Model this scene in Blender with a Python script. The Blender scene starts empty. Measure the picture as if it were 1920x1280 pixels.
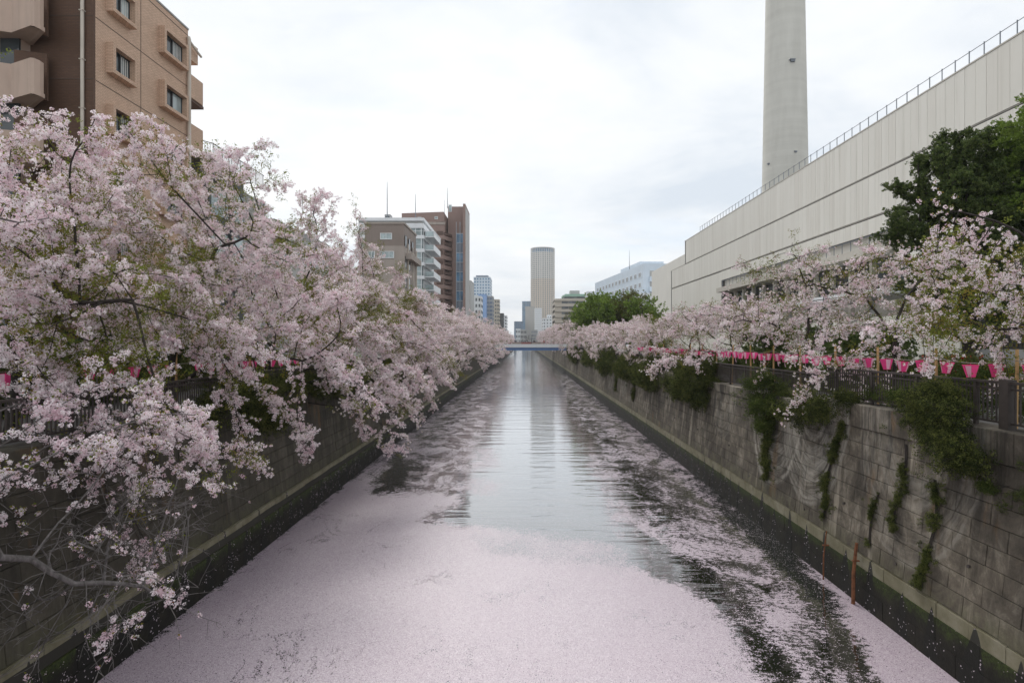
import bpy, bmesh, math, random
import numpy as np
from mathutils import Vector, Matrix, Euler

random.seed(11)
RNG = np.random.default_rng(11)
SC = bpy.context.scene
COL = SC.collection

# ------------------------------------------------------------------ camera, sky, sun, exposure
EYE = 7.0                      # eye height above the water
FPX = 1067.0                   # focal length in pixels of the 1920 px wide photograph
cam_d = bpy.data.cameras.new("camera")
cam_d.sensor_width = 36.0
cam_d.lens = 20.0
cam_d.shift_x = -22.0 / 1920.0
cam_d.clip_start = 0.1
cam_d.clip_end = 6000.0
cam = bpy.data.objects.new("camera", cam_d)
cam.location = (0, 0, EYE)
cam.rotation_euler = (math.radians(90), 0, 0)
COL.objects.link(cam)
SC.camera = cam

SUN_EL, SUN_AZ = math.radians(55), math.radians(-22)      # azimuth clockwise from +Y (down the canal)
world = bpy.data.worlds.new("World")
SC.world = world
world.use_nodes = True
wn, wl = world.node_tree.nodes, world.node_tree.links
wn.clear()
w_out = wn.new("ShaderNodeOutputWorld")
sky = wn.new("ShaderNodeTexSky")
sky.sky_type = 'NISHITA'
sky.sun_disc = False
sky.sun_elevation = SUN_EL
sky.sun_rotation = SUN_AZ
bg_sky = wn.new("ShaderNodeBackground")
bg_sky.inputs[1].default_value = 0.12
wl.new(sky.outputs[0], bg_sky.inputs[0])
tc = wn.new("ShaderNodeTexCoord")
sep = wn.new("ShaderNodeSeparateXYZ")
wl.new(tc.outputs["Generated"], sep.inputs[0])
def wmath(op, a, b=None, c=None):
    n = wn.new("ShaderNodeMath"); n.operation = op
    for i, v in enumerate((a, b, c)):
        if v is None: continue
        if isinstance(v, (int, float)): n.inputs[i].default_value = v
        else: wl.new(v, n.inputs[i])
    return n.outputs[0]
zz = wmath('ADD', wmath('ABSOLUTE', sep.outputs[2]), 0.16)
cmb = wn.new("ShaderNodeCombineXYZ")
wl.new(wmath('DIVIDE', sep.outputs[0], zz), cmb.inputs[0])
wl.new(wmath('DIVIDE', sep.outputs[1], zz), cmb.inputs[1])
def wnoise(scale, detail, rough, off):
    m = wn.new("ShaderNodeMapping"); m.inputs["Location"].default_value = off
    m.inputs["Scale"].default_value = (0.75, 1.0, 1)
    m.inputs["Rotation"].default_value = (0, 0, 0.5)
    wl.new(cmb.outputs[0], m.inputs[0])
    n = wn.new("ShaderNodeTexNoise")
    n.inputs["Scale"].default_value = scale; n.inputs["Detail"].default_value = detail
    n.inputs["Roughness"].default_value = rough; n.inputs["Distortion"].default_value = 0.4
    wl.new(m.outputs[0], n.inputs[0])
    return n.outputs[0]
def wramp(v, stops):
    r = wn.new("ShaderNodeValToRGB")
    el = r.color_ramp.elements
    while len(el) < len(stops): el.new(0.5)
    for e, (p, c) in zip(el, stops): e.position = p; e.color = (*c, 1)
    wl.new(v, r.inputs[0])
    return r.outputs[0]
n_big = wnoise(0.9, 6, 0.55, (3.1, 1.7, 0))
n_fine = wnoise(2.6, 8, 0.6, (0.3, 5.2, 0))
mixn = wmath('ADD', wmath('MULTIPLY', n_big, 0.7), wmath('MULTIPLY', n_fine, 0.3))
cloud_col = wramp(mixn, [(0.34, (0.66, 0.72, 0.79)), (0.46, (0.83, 0.86, 0.89)), (0.60, (0.96, 0.965, 0.97))])
bg_cloud = wn.new("ShaderNodeBackground")
bg_cloud.inputs[1].default_value = 0.82
wl.new(cloud_col, bg_cloud.inputs[0])
cover = wramp(wnoise(1.3, 7, 0.6, (7.7, 2.2, 0)), [(0.30, (0.72,) * 3), (0.45, (0.97,) * 3)])
wmix = wn.new("ShaderNodeMixShader")
wl.new(cover, wmix.inputs[0]); wl.new(bg_sky.outputs[0], wmix.inputs[1]); wl.new(bg_cloud.outputs[0], wmix.inputs[2])
wl.new(wmix.outputs[0], w_out.inputs[0])

sun_d = bpy.data.lights.new("sun", 'SUN')
sun_d.energy = 1.5
sun_d.angle = math.radians(24)
sun_d.color = (1.0, 0.96, 0.9)
sun = bpy.data.objects.new("sun", sun_d)
sdir = Vector((math.sin(SUN_AZ) * math.cos(SUN_EL), math.cos(SUN_AZ) * math.cos(SUN_EL), math.sin(SUN_EL)))
sun.rotation_euler = sdir.to_track_quat('Z', 'Y').to_euler()
sun.location = (40, 20, 80)
COL.objects.link(sun)

vs = SC.view_settings
vs.view_transform = 'Standard'; vs.look = 'None'; vs.exposure = 0.50; vs.gamma = 1.0
vs.use_curve_mapping = False
try:
    SC.cycles.max_bounces = 8; SC.cycles.diffuse_bounces = 6; SC.cycles.glossy_bounces = 3
    SC.cycles.transmission_bounces = 5; SC.cycles.transparent_max_bounces = 8
    SC.cycles.use_denoising = True
except Exception: pass

# ------------------------------------------------------------------ helpers
def P(px, py, Y):
    """photograph pixel + distance along the canal -> world point"""
    return Vector(((px - 982) / FPX * Y, Y, EYE - (py - 640) / FPX * Y))
def PX(px, Y): return (px - 982) / FPX * Y
def PZ(py, Y): return EYE - (py - 640) / FPX * Y

class MB:
    def __init__(s): s.v = []; s.f = []; s.m = []
    def quad(s, a, b, c, d, mi=0):
        n = len(s.v); s.v += [tuple(a), tuple(b), tuple(c), tuple(d)]; s.f.append((n, n+1, n+2, n+3)); s.m.append(mi)
    def tri(s, a, b, c, mi=0):
        n = len(s.v); s.v += [tuple(a), tuple(b), tuple(c)]; s.f.append((n, n+1, n+2)); s.m.append(mi)
    def box(s, x0, x1, y0, y1, z0, z1, mi=0):
        n = len(s.v)
        s.v += [(x0,y0,z0),(x1,y0,z0),(x1,y1,z0),(x0,y1,z0),(x0,y0,z1),(x1,y0,z1),(x1,y1,z1),(x0,y1,z1)]
        for q in ((0,3,2,1),(4,5,6,7),(0,1,5,4),(1,2,6,5),(2,3,7,6),(3,0,4,7)):
            s.f.append(tuple(n+i for i in q)); s.m.append(mi)
        return s
    def prism(s, pts, z0, z1, mi=0):
        k = len(pts); n = len(s.v)
        s.v += [(x, y, z0) for x, y in pts] + [(x, y, z1) for x, y in pts]
        s.f.append(tuple(n+i for i in reversed(range(k)))); s.f.append(tuple(n+k+i for i in range(k)))
        s.m += [mi, mi]
        for i in range(k):
            j = (i+1) % k
            s.f.append((n+i, n+j, n+k+j, n+k+i)); s.m.append(mi)
        return s
    def tube(s, pts, rads, n=6, mi=0, cap=True):
        base = len(s.v); pts = [Vector(p) for p in pts]
        up = Vector((0.13, 0.31, 0.94))
        for i, p in enumerate(pts):
            d = (pts[min(i+1, len(pts)-1)] - pts[max(i-1, 0)])
            if d.length < 1e-6: d = Vector((0, 0, 1))
            d.normalize()
            a = d.cross(up)
            if a.length < 0.05: a = d.cross(Vector((1, 0, 0)))
            a.normalize(); b = d.cross(a)
            for k in range(n):
                t = 2*math.pi*k/n
                s.v.append(tuple(p + (a*math.cos(t) + b*math.sin(t))*rads[i]))
        for i in range(len(pts)-1):
            for k in range(n):
                k2 = (k+1) % n
                s.f.append((base+i*n+k, base+i*n+k2, base+(i+1)*n+k2, base+(i+1)*n+k)); s.m.append(mi)
        if cap:
            s.f.append(tuple(base+k for k in reversed(range(n)))); s.m.append(mi)
            s.f.append(tuple(base+(len(pts)-1)*n+k for k in range(n))); s.m.append(mi)
        return s
    def mesh(s, name, mats, smooth=False):
        me = bpy.data.meshes.new(name)
        me.from_pydata(s.v, [], s.f)
        for m in (mats if isinstance(mats, (list, tuple)) else [mats]): me.materials.append(m)
        if len(set(s.m)) > 1: me.polygons.foreach_set("material_index", s.m)
        if smooth: me.polygons.foreach_set("use_smooth", [True]*len(me.polygons))
        me.update()
        return me
    def build(s, name, mats, parent=None, smooth=False):
        return link(name, s.mesh(name, mats, smooth), parent)

def link(name, data, parent=None, loc=None):
    o = bpy.data.objects.new(name, data)
    COL.objects.link(o)
    if parent is not None: o.parent = parent      # parents are Empties or identity parts: local coordinates
    if loc is not None: o.location = loc
    return o
def tag(o, label=None, cat=None, group=None, kind=None):
    if label: o["label"] = label
    if cat: o["category"] = cat
    if group: o["group"] = group
    if kind: o["kind"] = kind
    return o
def thing(name, label, cat, loc=(0, 0, 0), group=None, rz=0):
    o = bpy.data.objects.new(name, None)
    o.empty_display_size = 0.3
    COL.objects.link(o); o.location = loc; o.rotation_euler = (0, 0, rz)
    return tag(o, label, cat, group)
def copy_tree(src, parent=None):
    c = src.copy(); COL.objects.link(c); c.parent = parent
    for ch in src.children: copy_tree(ch, c)
    return c
ORD = ["first","second","third","fourth","fifth","sixth","seventh","eighth","ninth","tenth","eleventh","twelfth","thirteenth","fourteenth","fifteenth","sixteenth","seventeenth","eighteenth","nineteenth","twentieth","twenty first","twenty second","twenty third","twenty fourth"]

# ------------------------------------------------------------------ materials
def new_mat(name):
    m = bpy.data.materials.new(name); m.use_nodes = True
    nt = m.node_tree
    return m, nt, nt.nodes, nt.links, nt.nodes["Principled BSDF"]
class N:
    """small node-graph helper"""
    def __init__(s, nt): s.t = nt; s.n = nt.nodes; s.l = nt.links
    def _in(s, sock, v):
        if v is None: return
        if isinstance(v, bpy.types.NodeSocket): s.l.new(v, sock)
        elif isinstance(v, tuple) and len(v) == 3 and sock.type == 'RGBA': sock.default_value = (*v, 1)
        else: sock.default_value = v
    def math(s, op, a, b=None, c=None, clamp=False):
        n = s.n.new("ShaderNodeMath"); n.operation = op; n.use_clamp = clamp
        for i, v in enumerate((a, b, c)): s._in(n.inputs[i], v)
        return n.outputs[0]
    def pos(s): return s.n.new("ShaderNodeNewGeometry").outputs["Position"]
    def obj(s): return s.n.new("ShaderNodeTexCoord").outputs["Object"]
    def xyz(s, v):
        n = s.n.new("ShaderNodeSeparateXYZ"); s.l.new(v, n.inputs[0]); return n.outputs
    def comb(s, x, y, z):
        n = s.n.new("ShaderNodeCombineXYZ")
        for i, v in enumerate((x, y, z)): s._in(n.inputs[i], v)
        return n.outputs[0]
    def scale(s, v, sc, off=(0, 0, 0)):
        n = s.n.new("ShaderNodeMapping"); n.inputs["Scale"].default_value = sc; n.inputs["Location"].default_value = off
        s.l.new(v, n.inputs[0]); return n.outputs[0]
    def noise(s, v, scale=1.0, detail=4, rough=0.55, dist=0.0):
        n = s.n.new("ShaderNodeTexNoise")
        n.inputs["Scale"].default_value = scale; n.inputs["Detail"].default_value = detail
        n.inputs["Roughness"].default_value = rough; n.inputs["Distortion"].default_value = dist
        s.l.new(v, n.inputs[0]); return n.outputs[0]
    def voro(s, v, scale=1.0):
        n = s.n.new("ShaderNodeTexVoronoi"); n.inputs["Scale"].default_value = scale
        s.l.new(v, n.inputs[0]); return n
    def ramp(s, v, stops, interp='LINEAR'):
        r = s.n.new("ShaderNodeValToRGB"); el = r.color_ramp.elements; r.color_ramp.interpolation = interp
        while len(el) < len(stops): el.new(0.5)
        for e, (p, c) in zip(el, stops):
            e.position = p
            c = (c, c, c) if isinstance(c, (int, float)) else c
            e.color = (*c, 1)
        s.l.new(v, r.inputs[0]); return r.outputs[0]
    def mix(s, f, a, b, mode='MIX'):
        n = s.n.new("ShaderNodeMix"); n.data_type = 'RGBA'; n.blend_type = mode
        s._in(n.inputs[0], f); s._in(n.inputs[6], a); s._in(n.inputs[7], b)
        return n.outputs[2]
    def smooth(s, v, lo, hi):
        n = s.n.new("ShaderNodeMapRange"); n.interpolation_type = 'SMOOTHSTEP'
        n.inputs["From Min"].default_value = lo; n.inputs["From Max"].default_value = hi
        s.l.new(v, n.inputs[0]); return n.outputs[0]
    def bump(s, h, strength, dist, bsdf):
        n = s.n.new("ShaderNodeBump"); n.inputs["Strength"].default_value = strength; n.inputs["Distance"].default_value = dist
        s.l.new(h, n.inputs["Height"]); s.l.new(n.outputs[0], bsdf.inputs["Normal"]); return n

def hsv(c, k): return tuple(min(1, x*k) for x in c)
def plain(name, col, rough=0.7, var=0.12, scale=1.2, metal=0.0, streak=0.0, bump=0.0):
    m, nt, n, l, b = new_mat(name); g = N(nt)
    p = g.pos()
    f = g.noise(p, scale, 5, 0.6)
    c = g.ramp(f, [(0.3, hsv(col, 1-var)), (0.7, hsv(col, 1+var))])
    if streak:
        st = g.noise(g.scale(p, (1.6, 1.6, 0.12)), 1.0, 5, 0.65)
        c = g.mix(g.math('MULTIPLY', g.smooth(st, 0.45, 0.7), streak), c, hsv(col, 0.45))
    l.new(c, b.inputs["Base Color"]); b.inputs["Roughness"].default_value = rough; b.inputs["Metallic"].default_value = metal
    if bump: g.bump(g.noise(p, 14, 6, 0.7), bump, 0.02, b)
    return m
def glass_mat(name, col, rough=0.08, var=0.35):
    m, nt, n, l, b = new_mat(name); g = N(nt)
    f = g.noise(g.pos(), 0.35, 3, 0.6)
    l.new(g.ramp(f, [(0.35, hsv(col, 1-var)), (0.65, hsv(col, 1+var))]), b.inputs["Base Color"])
    b.inputs["Roughness"].default_value = rough; b.inputs["Specular IOR Level"].default_value = 0.6
    return m
def brick_mat(name, c1, c2, mortar, bw=0.21, bh=0.07):
    """small facing tiles, too fine to pick apart at this distance"""
    m, nt, n, l, b = new_mat(name); g = N(nt)
    x, y, z = g.xyz(g.pos())
    u = g.math('ADD', x, y)
    br = n.new("ShaderNodeTexBrick")
    br.inputs["Scale"].default_value = 1.0; br.inputs["Brick Width"].default_value = bw; br.inputs["Row Height"].default_value = bh
    br.inputs["Mortar Size"].default_value = 0.008; br.inputs["Color1"].default_value = (*c1, 1); br.inputs["Color2"].default_value = (*c2, 1)
    br.inputs["Mortar"].default_value = (*mortar, 1); br.inputs["Bias"].default_value = 0.1
    l.new(g.comb(u, z, 0.0), br.inputs["Vector"])
    f = g.noise(g.pos(), 0.6, 5, 0.6)
    st = g.noise(g.scale(g.pos(), (1.1, 1.1, 0.1)), 1.0, 4, 0.6)
    c = g.mix(g.math('MULTIPLY', g.smooth(f, 0.4, 0.7), 0.35), br.outputs["Color"], hsv(c1, 0.75))
    c = g.mix(g.math('MULTIPLY', g.smooth(st, 0.5, 0.75), 0.3), c, hsv(c1, 0.6))
    l.new(c, b.inputs["Base Color"]); b.inputs["Roughness"].default_value = 0.75
    g.bump(g.math('SUBTRACT', 1.0, br.outputs["Fac"]), 0.5, 0.01, b)
    return m

M = {}
M['brick'] = brick_mat("tan_facing_brick", (0.68, 0.475, 0.345), (0.56, 0.385, 0.275), (0.30, 0.21, 0.155))
M['brick_dark'] = brick_mat("brown_facing_brick", (0.13, 0.07, 0.042), (0.105, 0.055, 0.034), (0.08, 0.05, 0.035))
M['beige_stucco'] = plain("beige_stucco", (0.50, 0.38, 0.31), 0.85, 0.06, 0.8, streak=0.25, bump=0.15)
M['pipe'] = plain("drainpipe_paint", (0.55, 0.50, 0.43), 0.5, 0.08)
M['dark_frame'] = plain("dark_window_frame", (0.03, 0.032, 0.035), 0.4, 0.1)
M['white_frame'] = plain("white_window_frame", (0.72, 0.74, 0.75), 0.4, 0.05)
M['glass_dark'] = glass_mat("dark_glass", (0.045, 0.055, 0.06))
M['glass_grey'] = glass_mat("grey_glass", (0.13, 0.15, 0.16))
M['glass_pale'] = glass_mat("pale_glass", (0.33, 0.40, 0.41))
M['glass_blue'] = glass_mat("blue_glass", (0.10, 0.22, 0.36), 0.15)
M['curtain'] = plain("curtain_cloth", (0.55, 0.56, 0.54), 0.9, 0.12, 5)
M['groove'] = plain("dark_joint_line", (0.10, 0.075, 0.06), 0.9, 0.1)  # dark strips marking the joints of the brick walls
M['charcoal'] = plain("charcoal_cladding", (0.065, 0.072, 0.078), 0.55, 0.12)
M['grey_conc'] = plain("grey_concrete", (0.34, 0.34, 0.34), 0.85, 0.1, 0.5, streak=0.3)
M['taupe'] = plain("taupe_tile", (0.235, 0.19, 0.165), 0.75, 0.06, 0.3, streak=0.15)
M['taupe_light'] = plain("pale_taupe_render", (0.36, 0.31, 0.275), 0.8, 0.06, 0.3, streak=0.25)
M['white_paint'] = plain("white_paint", (0.74, 0.76, 0.78), 0.5, 0.04, 0.4, streak=0.1)
M['blue_white'] = plain("pale_blue_render", (0.60, 0.68, 0.76), 0.7, 0.05, 0.2, streak=0.12)
M['brown_tile'] = plain("red_brown_tile", (0.27, 0.185, 0.16), 0.7, 0.07, 0.3, streak=0.12)
M['brown_shade'] = plain("brown_soffit_painted_shade", (0.12, 0.075, 0.06), 0.8, 0.1)  # dark brown for slabs, and for shade painted between the tower's balconies
M['far_grey'] = plain("far_grey_wall", (0.42, 0.42, 0.41), 0.8, 0.05, 0.05)
M['far_beige'] = plain("far_beige_wall", (0.50, 0.45, 0.38), 0.8, 0.05, 0.05)
M['far_dark'] = plain("far_slate_wall", (0.20, 0.24, 0.30), 0.7, 0.08, 0.05)
M['copper'] = plain("green_copper_roof", (0.27, 0.42, 0.34), 0.7, 0.1, 0.2)
M['hall'] = plain("cream_wall_panel", (0.66, 0.64, 0.585), 0.6, 0.035, 0.25, streak=0.10)
def _pm():
    m, nt, n, l, b = new_mat("cream_panel_varied"); g = N(nt); inf = n.new("ShaderNodeObjectInfo")
    p = g.pos(); st = g.noise(g.scale(p, (0.5, 1.6, 0.07)), 1.0, 5, 0.6); f = g.noise(p, 0.15, 3, 0.6)
    c = g.ramp(inf.outputs["Random"], [(0, (0.635, 0.61, 0.555)), (0.5, (0.66, 0.64, 0.585)), (1, (0.685, 0.665, 0.61))])
    c = g.mix(g.math('MULTIPLY', g.smooth(st, 0.50, 0.72), 0.30), c, (0.40, 0.37, 0.31))
    c = g.mix(g.math('MULTIPLY', g.smooth(f, 0.4, 0.65), 0.08), c, (0.5, 0.48, 0.43))
    l.new(c, b.inputs["Base Color"]); b.inputs["Roughness"].default_value = 0.6
    return m
M['hall_panel'] = _pm()
M['rust'] = plain("rusty_steel", (0.17, 0.065, 0.028), 0.9, 0.4, 9)
M['hall_dark'] = plain("panel_seam", (0.10, 0.10, 0.10), 0.8, 0.05)
M['hall_trim'] = plain("hall_trim", (0.46, 0.43, 0.38), 0.7, 0.05)
M['metal_rail'] = plain("grey_metal_rail", (0.17, 0.19, 0.22), 0.45, 0.1, metal=0.3)
M['fence'] = plain("dark_bronze_fence", (0.045, 0.036, 0.032), 0.55, 0.25, 6)
M['bamboo'] = plain("bamboo_pole", (0.50, 0.31, 0.13), 0.6, 0.2, 9)
M['pink'] = None
M['asphalt'] = plain("asphalt_path", (0.07, 0.068, 0.065), 0.9, 0.2, 4, bump=0.3)
M['ground'] = plain("city_ground", (0.12, 0.12, 0.11), 0.9, 0.2, 0.05)
M['blue_beam'] = plain("blue_bridge_paint", (0.10, 0.20, 0.42), 0.5, 0.08)
M['red_rail'] = plain("red_bridge_paint", (0.30, 0.11, 0.10), 0.55, 0.12)
M['yellow_banner'] = plain("yellow_panel", (0.55, 0.36, 0.08), 0.7, 0.1)
M['soil'] = plain("soil", (0.06, 0.045, 0.03), 0.95, 0.3, 3)

# bark
def bark(name, col, col2):
    m, nt, n, l, b = new_mat(name); g = N(nt)
    f = g.noise(g.scale(g.pos(), (9, 9, 3)), 1.5, 6, 0.7)
    l.new(g.ramp(f, [(0.35, col), (0.6, col2), (0.75, hsv(col2, 1.6))]), b.inputs["Base Color"])
    b.inputs["Roughness"].default_value = 0.95
    g.bump(f, 0.7, 0.03, b)
    return m
M['bark'] = bark("cherry_bark", (0.018, 0.014, 0.012), (0.045, 0.037, 0.032))
M['bark_grey'] = bark("pale_twig_bark", (0.08, 0.072, 0.068), (0.17, 0.155, 0.15))

def leafmat(name, stops, transl=0.35, scale=1.4, rough=0.6, fine=True):
    """thin petals or leaves: reflect and let light through; tint varies from clump to clump"""
    m, nt, n, l, b = new_mat(name); g = N(nt)
    n.remove(b)
    a = n.new("ShaderNodeAttribute"); a.attribute_name = "tint"
    v = g.noise(g.pos(), scale, 3, 0.6)
    f = g.math('ADD', g.math('MULTIPLY', v, 0.55), g.math('MULTIPLY', a.outputs["Fac"], 0.45))
    c = g.ramp(f, stops)
    d = n.new("ShaderNodeBsdfDiffuse"); t = n.new("ShaderNodeBsdfTranslucent"); mx = n.new("ShaderNodeMixShader")
    l.new(c, d.inputs[0]); l.new(c, t.inputs[0]); mx.inputs[0].default_value = transl
    l.new(d.outputs[0], mx.inputs[1]); l.new(t.outputs[0], mx.inputs[2])
    l.new(mx.outputs[0], n["Material Output"].inputs[0])
    return m
M['petal'] = leafmat("cherry_petals", [(0.22, (0.76, 0.56, 0.63)), (0.40, (0.89, 0.77, 0.81)), (0.60, (0.95, 0.90, 0.915))], 0.40)
M['bud'] = leafmat("red_calyx_and_buds", [(0.3, (0.28, 0.09, 0.08)), (0.7, (0.36, 0.16, 0.10))], 0.2)
M['young_leaf'] = leafmat("young_cherry_leaves", [(0.3, (0.22, 0.17, 0.045)), (0.5, (0.16, 0.20, 0.038)), (0.75, (0.23, 0.25, 0.06))], 0.4)
M['dark_leaf'] = leafmat("dark_evergreen_leaves", [(0.3, (0.055, 0.08, 0.033)), (0.5, (0.095, 0.135, 0.045)), (0.72, (0.16, 0.20, 0.07))], 0.35)
M['fresh_leaf'] = leafmat("fresh_spring_leaves", [(0.3, (0.11, 0.18, 0.035)), (0.5, (0.19, 0.28, 0.055)), (0.72, (0.28, 0.36, 0.09))], 0.5)
M['ivy_leaf'] = leafmat("ivy_leaves", [(0.28, (0.028, 0.038, 0.016)), (0.5, (0.07, 0.088, 0.028)), (0.7, (0.14, 0.155, 0.048))], 0.25)
M['olive_leaf'] = leafmat("olive_brown_leaves", [(0.3, (0.11, 0.11, 0.03)), (0.5, (0.14, 0.16, 0.04)), (0.72, (0.20, 0.19, 0.07))], 0.35)
M['weed_leaf'] = leafmat("weed_leaves", [(0.3, (0.045, 0.065, 0.02)), (0.5, (0.08, 0.11, 0.03)), (0.72, (0.14, 0.165, 0.05))], 0.35)
M['red_flower'] = leafmat("azalea_flowers", [(0.3, (0.5, 0.02, 0.02)), (0.7, (0.7, 0.06, 0.04))], 0.3)
# ------------------------------------------------------------------ the canal: water, banks, walls
XL, XR = -8.77, 8.95           # water's edge, left and right

def wall_mat(name, side):
    m, nt, n, l, b = new_mat(name); g = N(nt)
    p = g.pos(); x, y, z = g.xyz(p)
    inf = n.new("ShaderNodeObjectInfo")
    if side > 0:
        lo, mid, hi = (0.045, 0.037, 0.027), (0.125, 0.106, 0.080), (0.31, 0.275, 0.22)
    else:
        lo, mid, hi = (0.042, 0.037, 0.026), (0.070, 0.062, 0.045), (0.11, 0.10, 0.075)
    f = g.noise(g.scale(p, (1, 1, 0.8)), 1.7, 9, 0.74, 0.4)
    c = g.ramp(f, [(0.34, lo), (0.52, mid), (0.70, hi)])
    # large uneven weathering along the wall
    big = g.noise(g.scale(p, (0.3, 0.16, 0.25), (4, 2, 7)), 1.0, 3, 0.5)
    c = g.mix(g.math('MULTIPLY', g.smooth(big, 0.42, 0.62), 0.55), c, hsv(lo, 0.75))
    # run-off streaks below the coping
    st = g.noise(g.scale(p, (2.2, 2.2, 0.10)), 1.0, 6, 0.7)
    up = g.smooth(z, 1.6, 4.6)
    c = g.mix(g.math('MULTIPLY', g.smooth(st, 0.46, 0.60), g.math('MULTIPLY_ADD', up, 0.6, 0.25)), c, hsv(lo, 0.45))
    st2 = g.noise(g.scale(p, (1.3, 1.3, 0.07), (9, 3, 1)), 1.0, 5, 0.7)
    c = g.mix(g.math('MULTIPLY', g.smooth(st2, 0.55, 0.66), 0.6), c, hsv(hi, 1.15))
    if side > 0:
        # pale arcs rubbed into the concrete by the hanging vines
        for (yc, r0, r1, k) in ((13.6, 1.2, 3.35, 0.45), (18.3, 0.8, 3.2, 0.95), (21.0, 1.4, 3.3, 0.8), (26.5, 0.8, 2.6, 0.4), (52.0, 0.8, 3.0, 0.5), (60.0, 0.8, 3.0, 0.6)):
            dy = g.math('SUBTRACT', y, yc); dz = g.math('SUBTRACT', z, 5.0)
            wob = g.math('MULTIPLY', g.noise(p, 0.9, 3, 0.6), 0.5)
            r = g.math('ADD', g.math('SQRT', g.math('ADD', g.math('MULTIPLY', g.math('MULTIPLY', dy, dy), 2.4), g.math('MULTIPLY', dz, dz))), wob)
            ring = g.noise(g.comb(g.math('MULTIPLY', r, 4.2), g.math('MULTIPLY', y, 0.25), yc), 1.0, 5, 0.75)
            inside = g.math('MULTIPLY', g.smooth(r, r0, r0+0.5), g.math('SUBTRACT', 1.0, g.smooth(r, r1+0.15, r1+0.35)))
            k2 = g.math('MULTIPLY', g.math('MULTIPLY', inside, g.smooth(ring, 0.38, 0.64)), k*0.75)
            brk = g.smooth(g.noise(g.scale(p, (1, 1, 1), (yc, 0, 0)), 2.2, 6, 0.7), 0.34, 0.56)
            k2 = g.math('MULTIPLY', k2, g.math('MULTIPLY_ADD', brk, 0.7, 0.3))
            c = g.mix(k2, c, (0.37, 0.35, 0.305))
    # each block a little different
    c = g.mix(0.5, c, g.ramp(inf.outputs["Random"], [(0.0, 0.38), (0.5, 0.5), (1.0, 0.66)]), 'OVERLAY')
    # rust blooms and moss at the foot
    ru = g.noise(g.scale(p, (1.5, 1.5, 0.6), (2, 8, 1)), 0.8, 4, 0.6)
    c = g.mix(g.math('MULTIPLY', g.smooth(ru, 0.60, 0.72), 0.45), c, (0.17, 0.095, 0.035))
    ms = g.math('MULTIPLY', g.math('SUBTRACT', 1.0, g.smooth(z, 1.3, 1.9)), g.smooth(f, 0.4, 0.6))
    c = g.mix(g.math('MULTIPLY', ms, 0.5), c, (0.07, 0.075, 0.025))
    l.new(c, b.inputs["Base Color"]); b.inputs["Roughness"].default_value = 0.9
    g.bump(g.noise(p, 9, 8, 0.75), 0.6, 0.03, b)
    return m
M['wall_r'] = wall_mat("weathered_wall_right", 1)
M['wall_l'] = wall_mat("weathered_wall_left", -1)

def kerb_mat():
    m, nt, n, l, b = new_mat("pale_mossy_kerb"); g = N(nt)
    p = g.pos(); x, y, z = g.xyz(p)
    f = g.noise(p, 1.6, 7, 0.65)
    c = g.ramp(f, [(0.3, (0.105, 0.095, 0.05)), (0.55, (0.19, 0.175, 0.115)), (0.75, (0.26, 0.245, 0.19))])
    c = spikes(g, p, y, z, c)
    l.new(c, b.inputs["Base Color"]); b.inputs["Roughness"].default_value = 0.8
    g.bump(g.noise(p, 9, 6, 0.7), 0.4, 0.02, b)
    return m
def spikes(g, p, y, z, c):
    """dark wet runs below the weep holes, pointed at the top, with petals stuck in them"""
    w = g.math('ADD', y, g.math('MULTIPLY', g.noise(g.comb(0.0, g.math('MULTIPLY', y, 0.7), 0.0), 1.0, 2, 0.5), 0.8))
    fr = g.math('ABSOLUTE', g.math('SUBTRACT', g.math('FRACT', g.math('DIVIDE', w, 1.12)), 0.5))
    jag = g.math('MULTIPLY', g.noise(p, 6, 4, 0.7), 0.12)
    wnz = g.n.new("ShaderNodeTexWhiteNoise"); wnz.noise_dimensions = '1D'; g.l.new(g.math('FLOOR', g.math('DIVIDE', w, 1.12)), wnz.inputs["W"])
    apex = g.math('MULTIPLY_ADD', wnz.outputs["Value"], 0.42, 1.08)
    sp = g.math('LESS_THAN', g.math('ADD', g.math('MULTIPLY', g.math('POWER', g.math('MULTIPLY', fr, 2.0), 1.3), 3.6), jag), g.math('SUBTRACT', apex, z))
    c = g.mix(g.math('MULTIPLY', sp, 0.93), c, (0.012, 0.012, 0.010))
    v = g.voro(p, 38); rnd = g.xyz(v.outputs["Color"])[0]
    return g.mix(g.math('MULTIPLY', sp, g.math('GREATER_THAN', rnd, 0.982)), c, (0.45, 0.38, 0.43))
M['kerb'] = kerb_mat()

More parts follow.
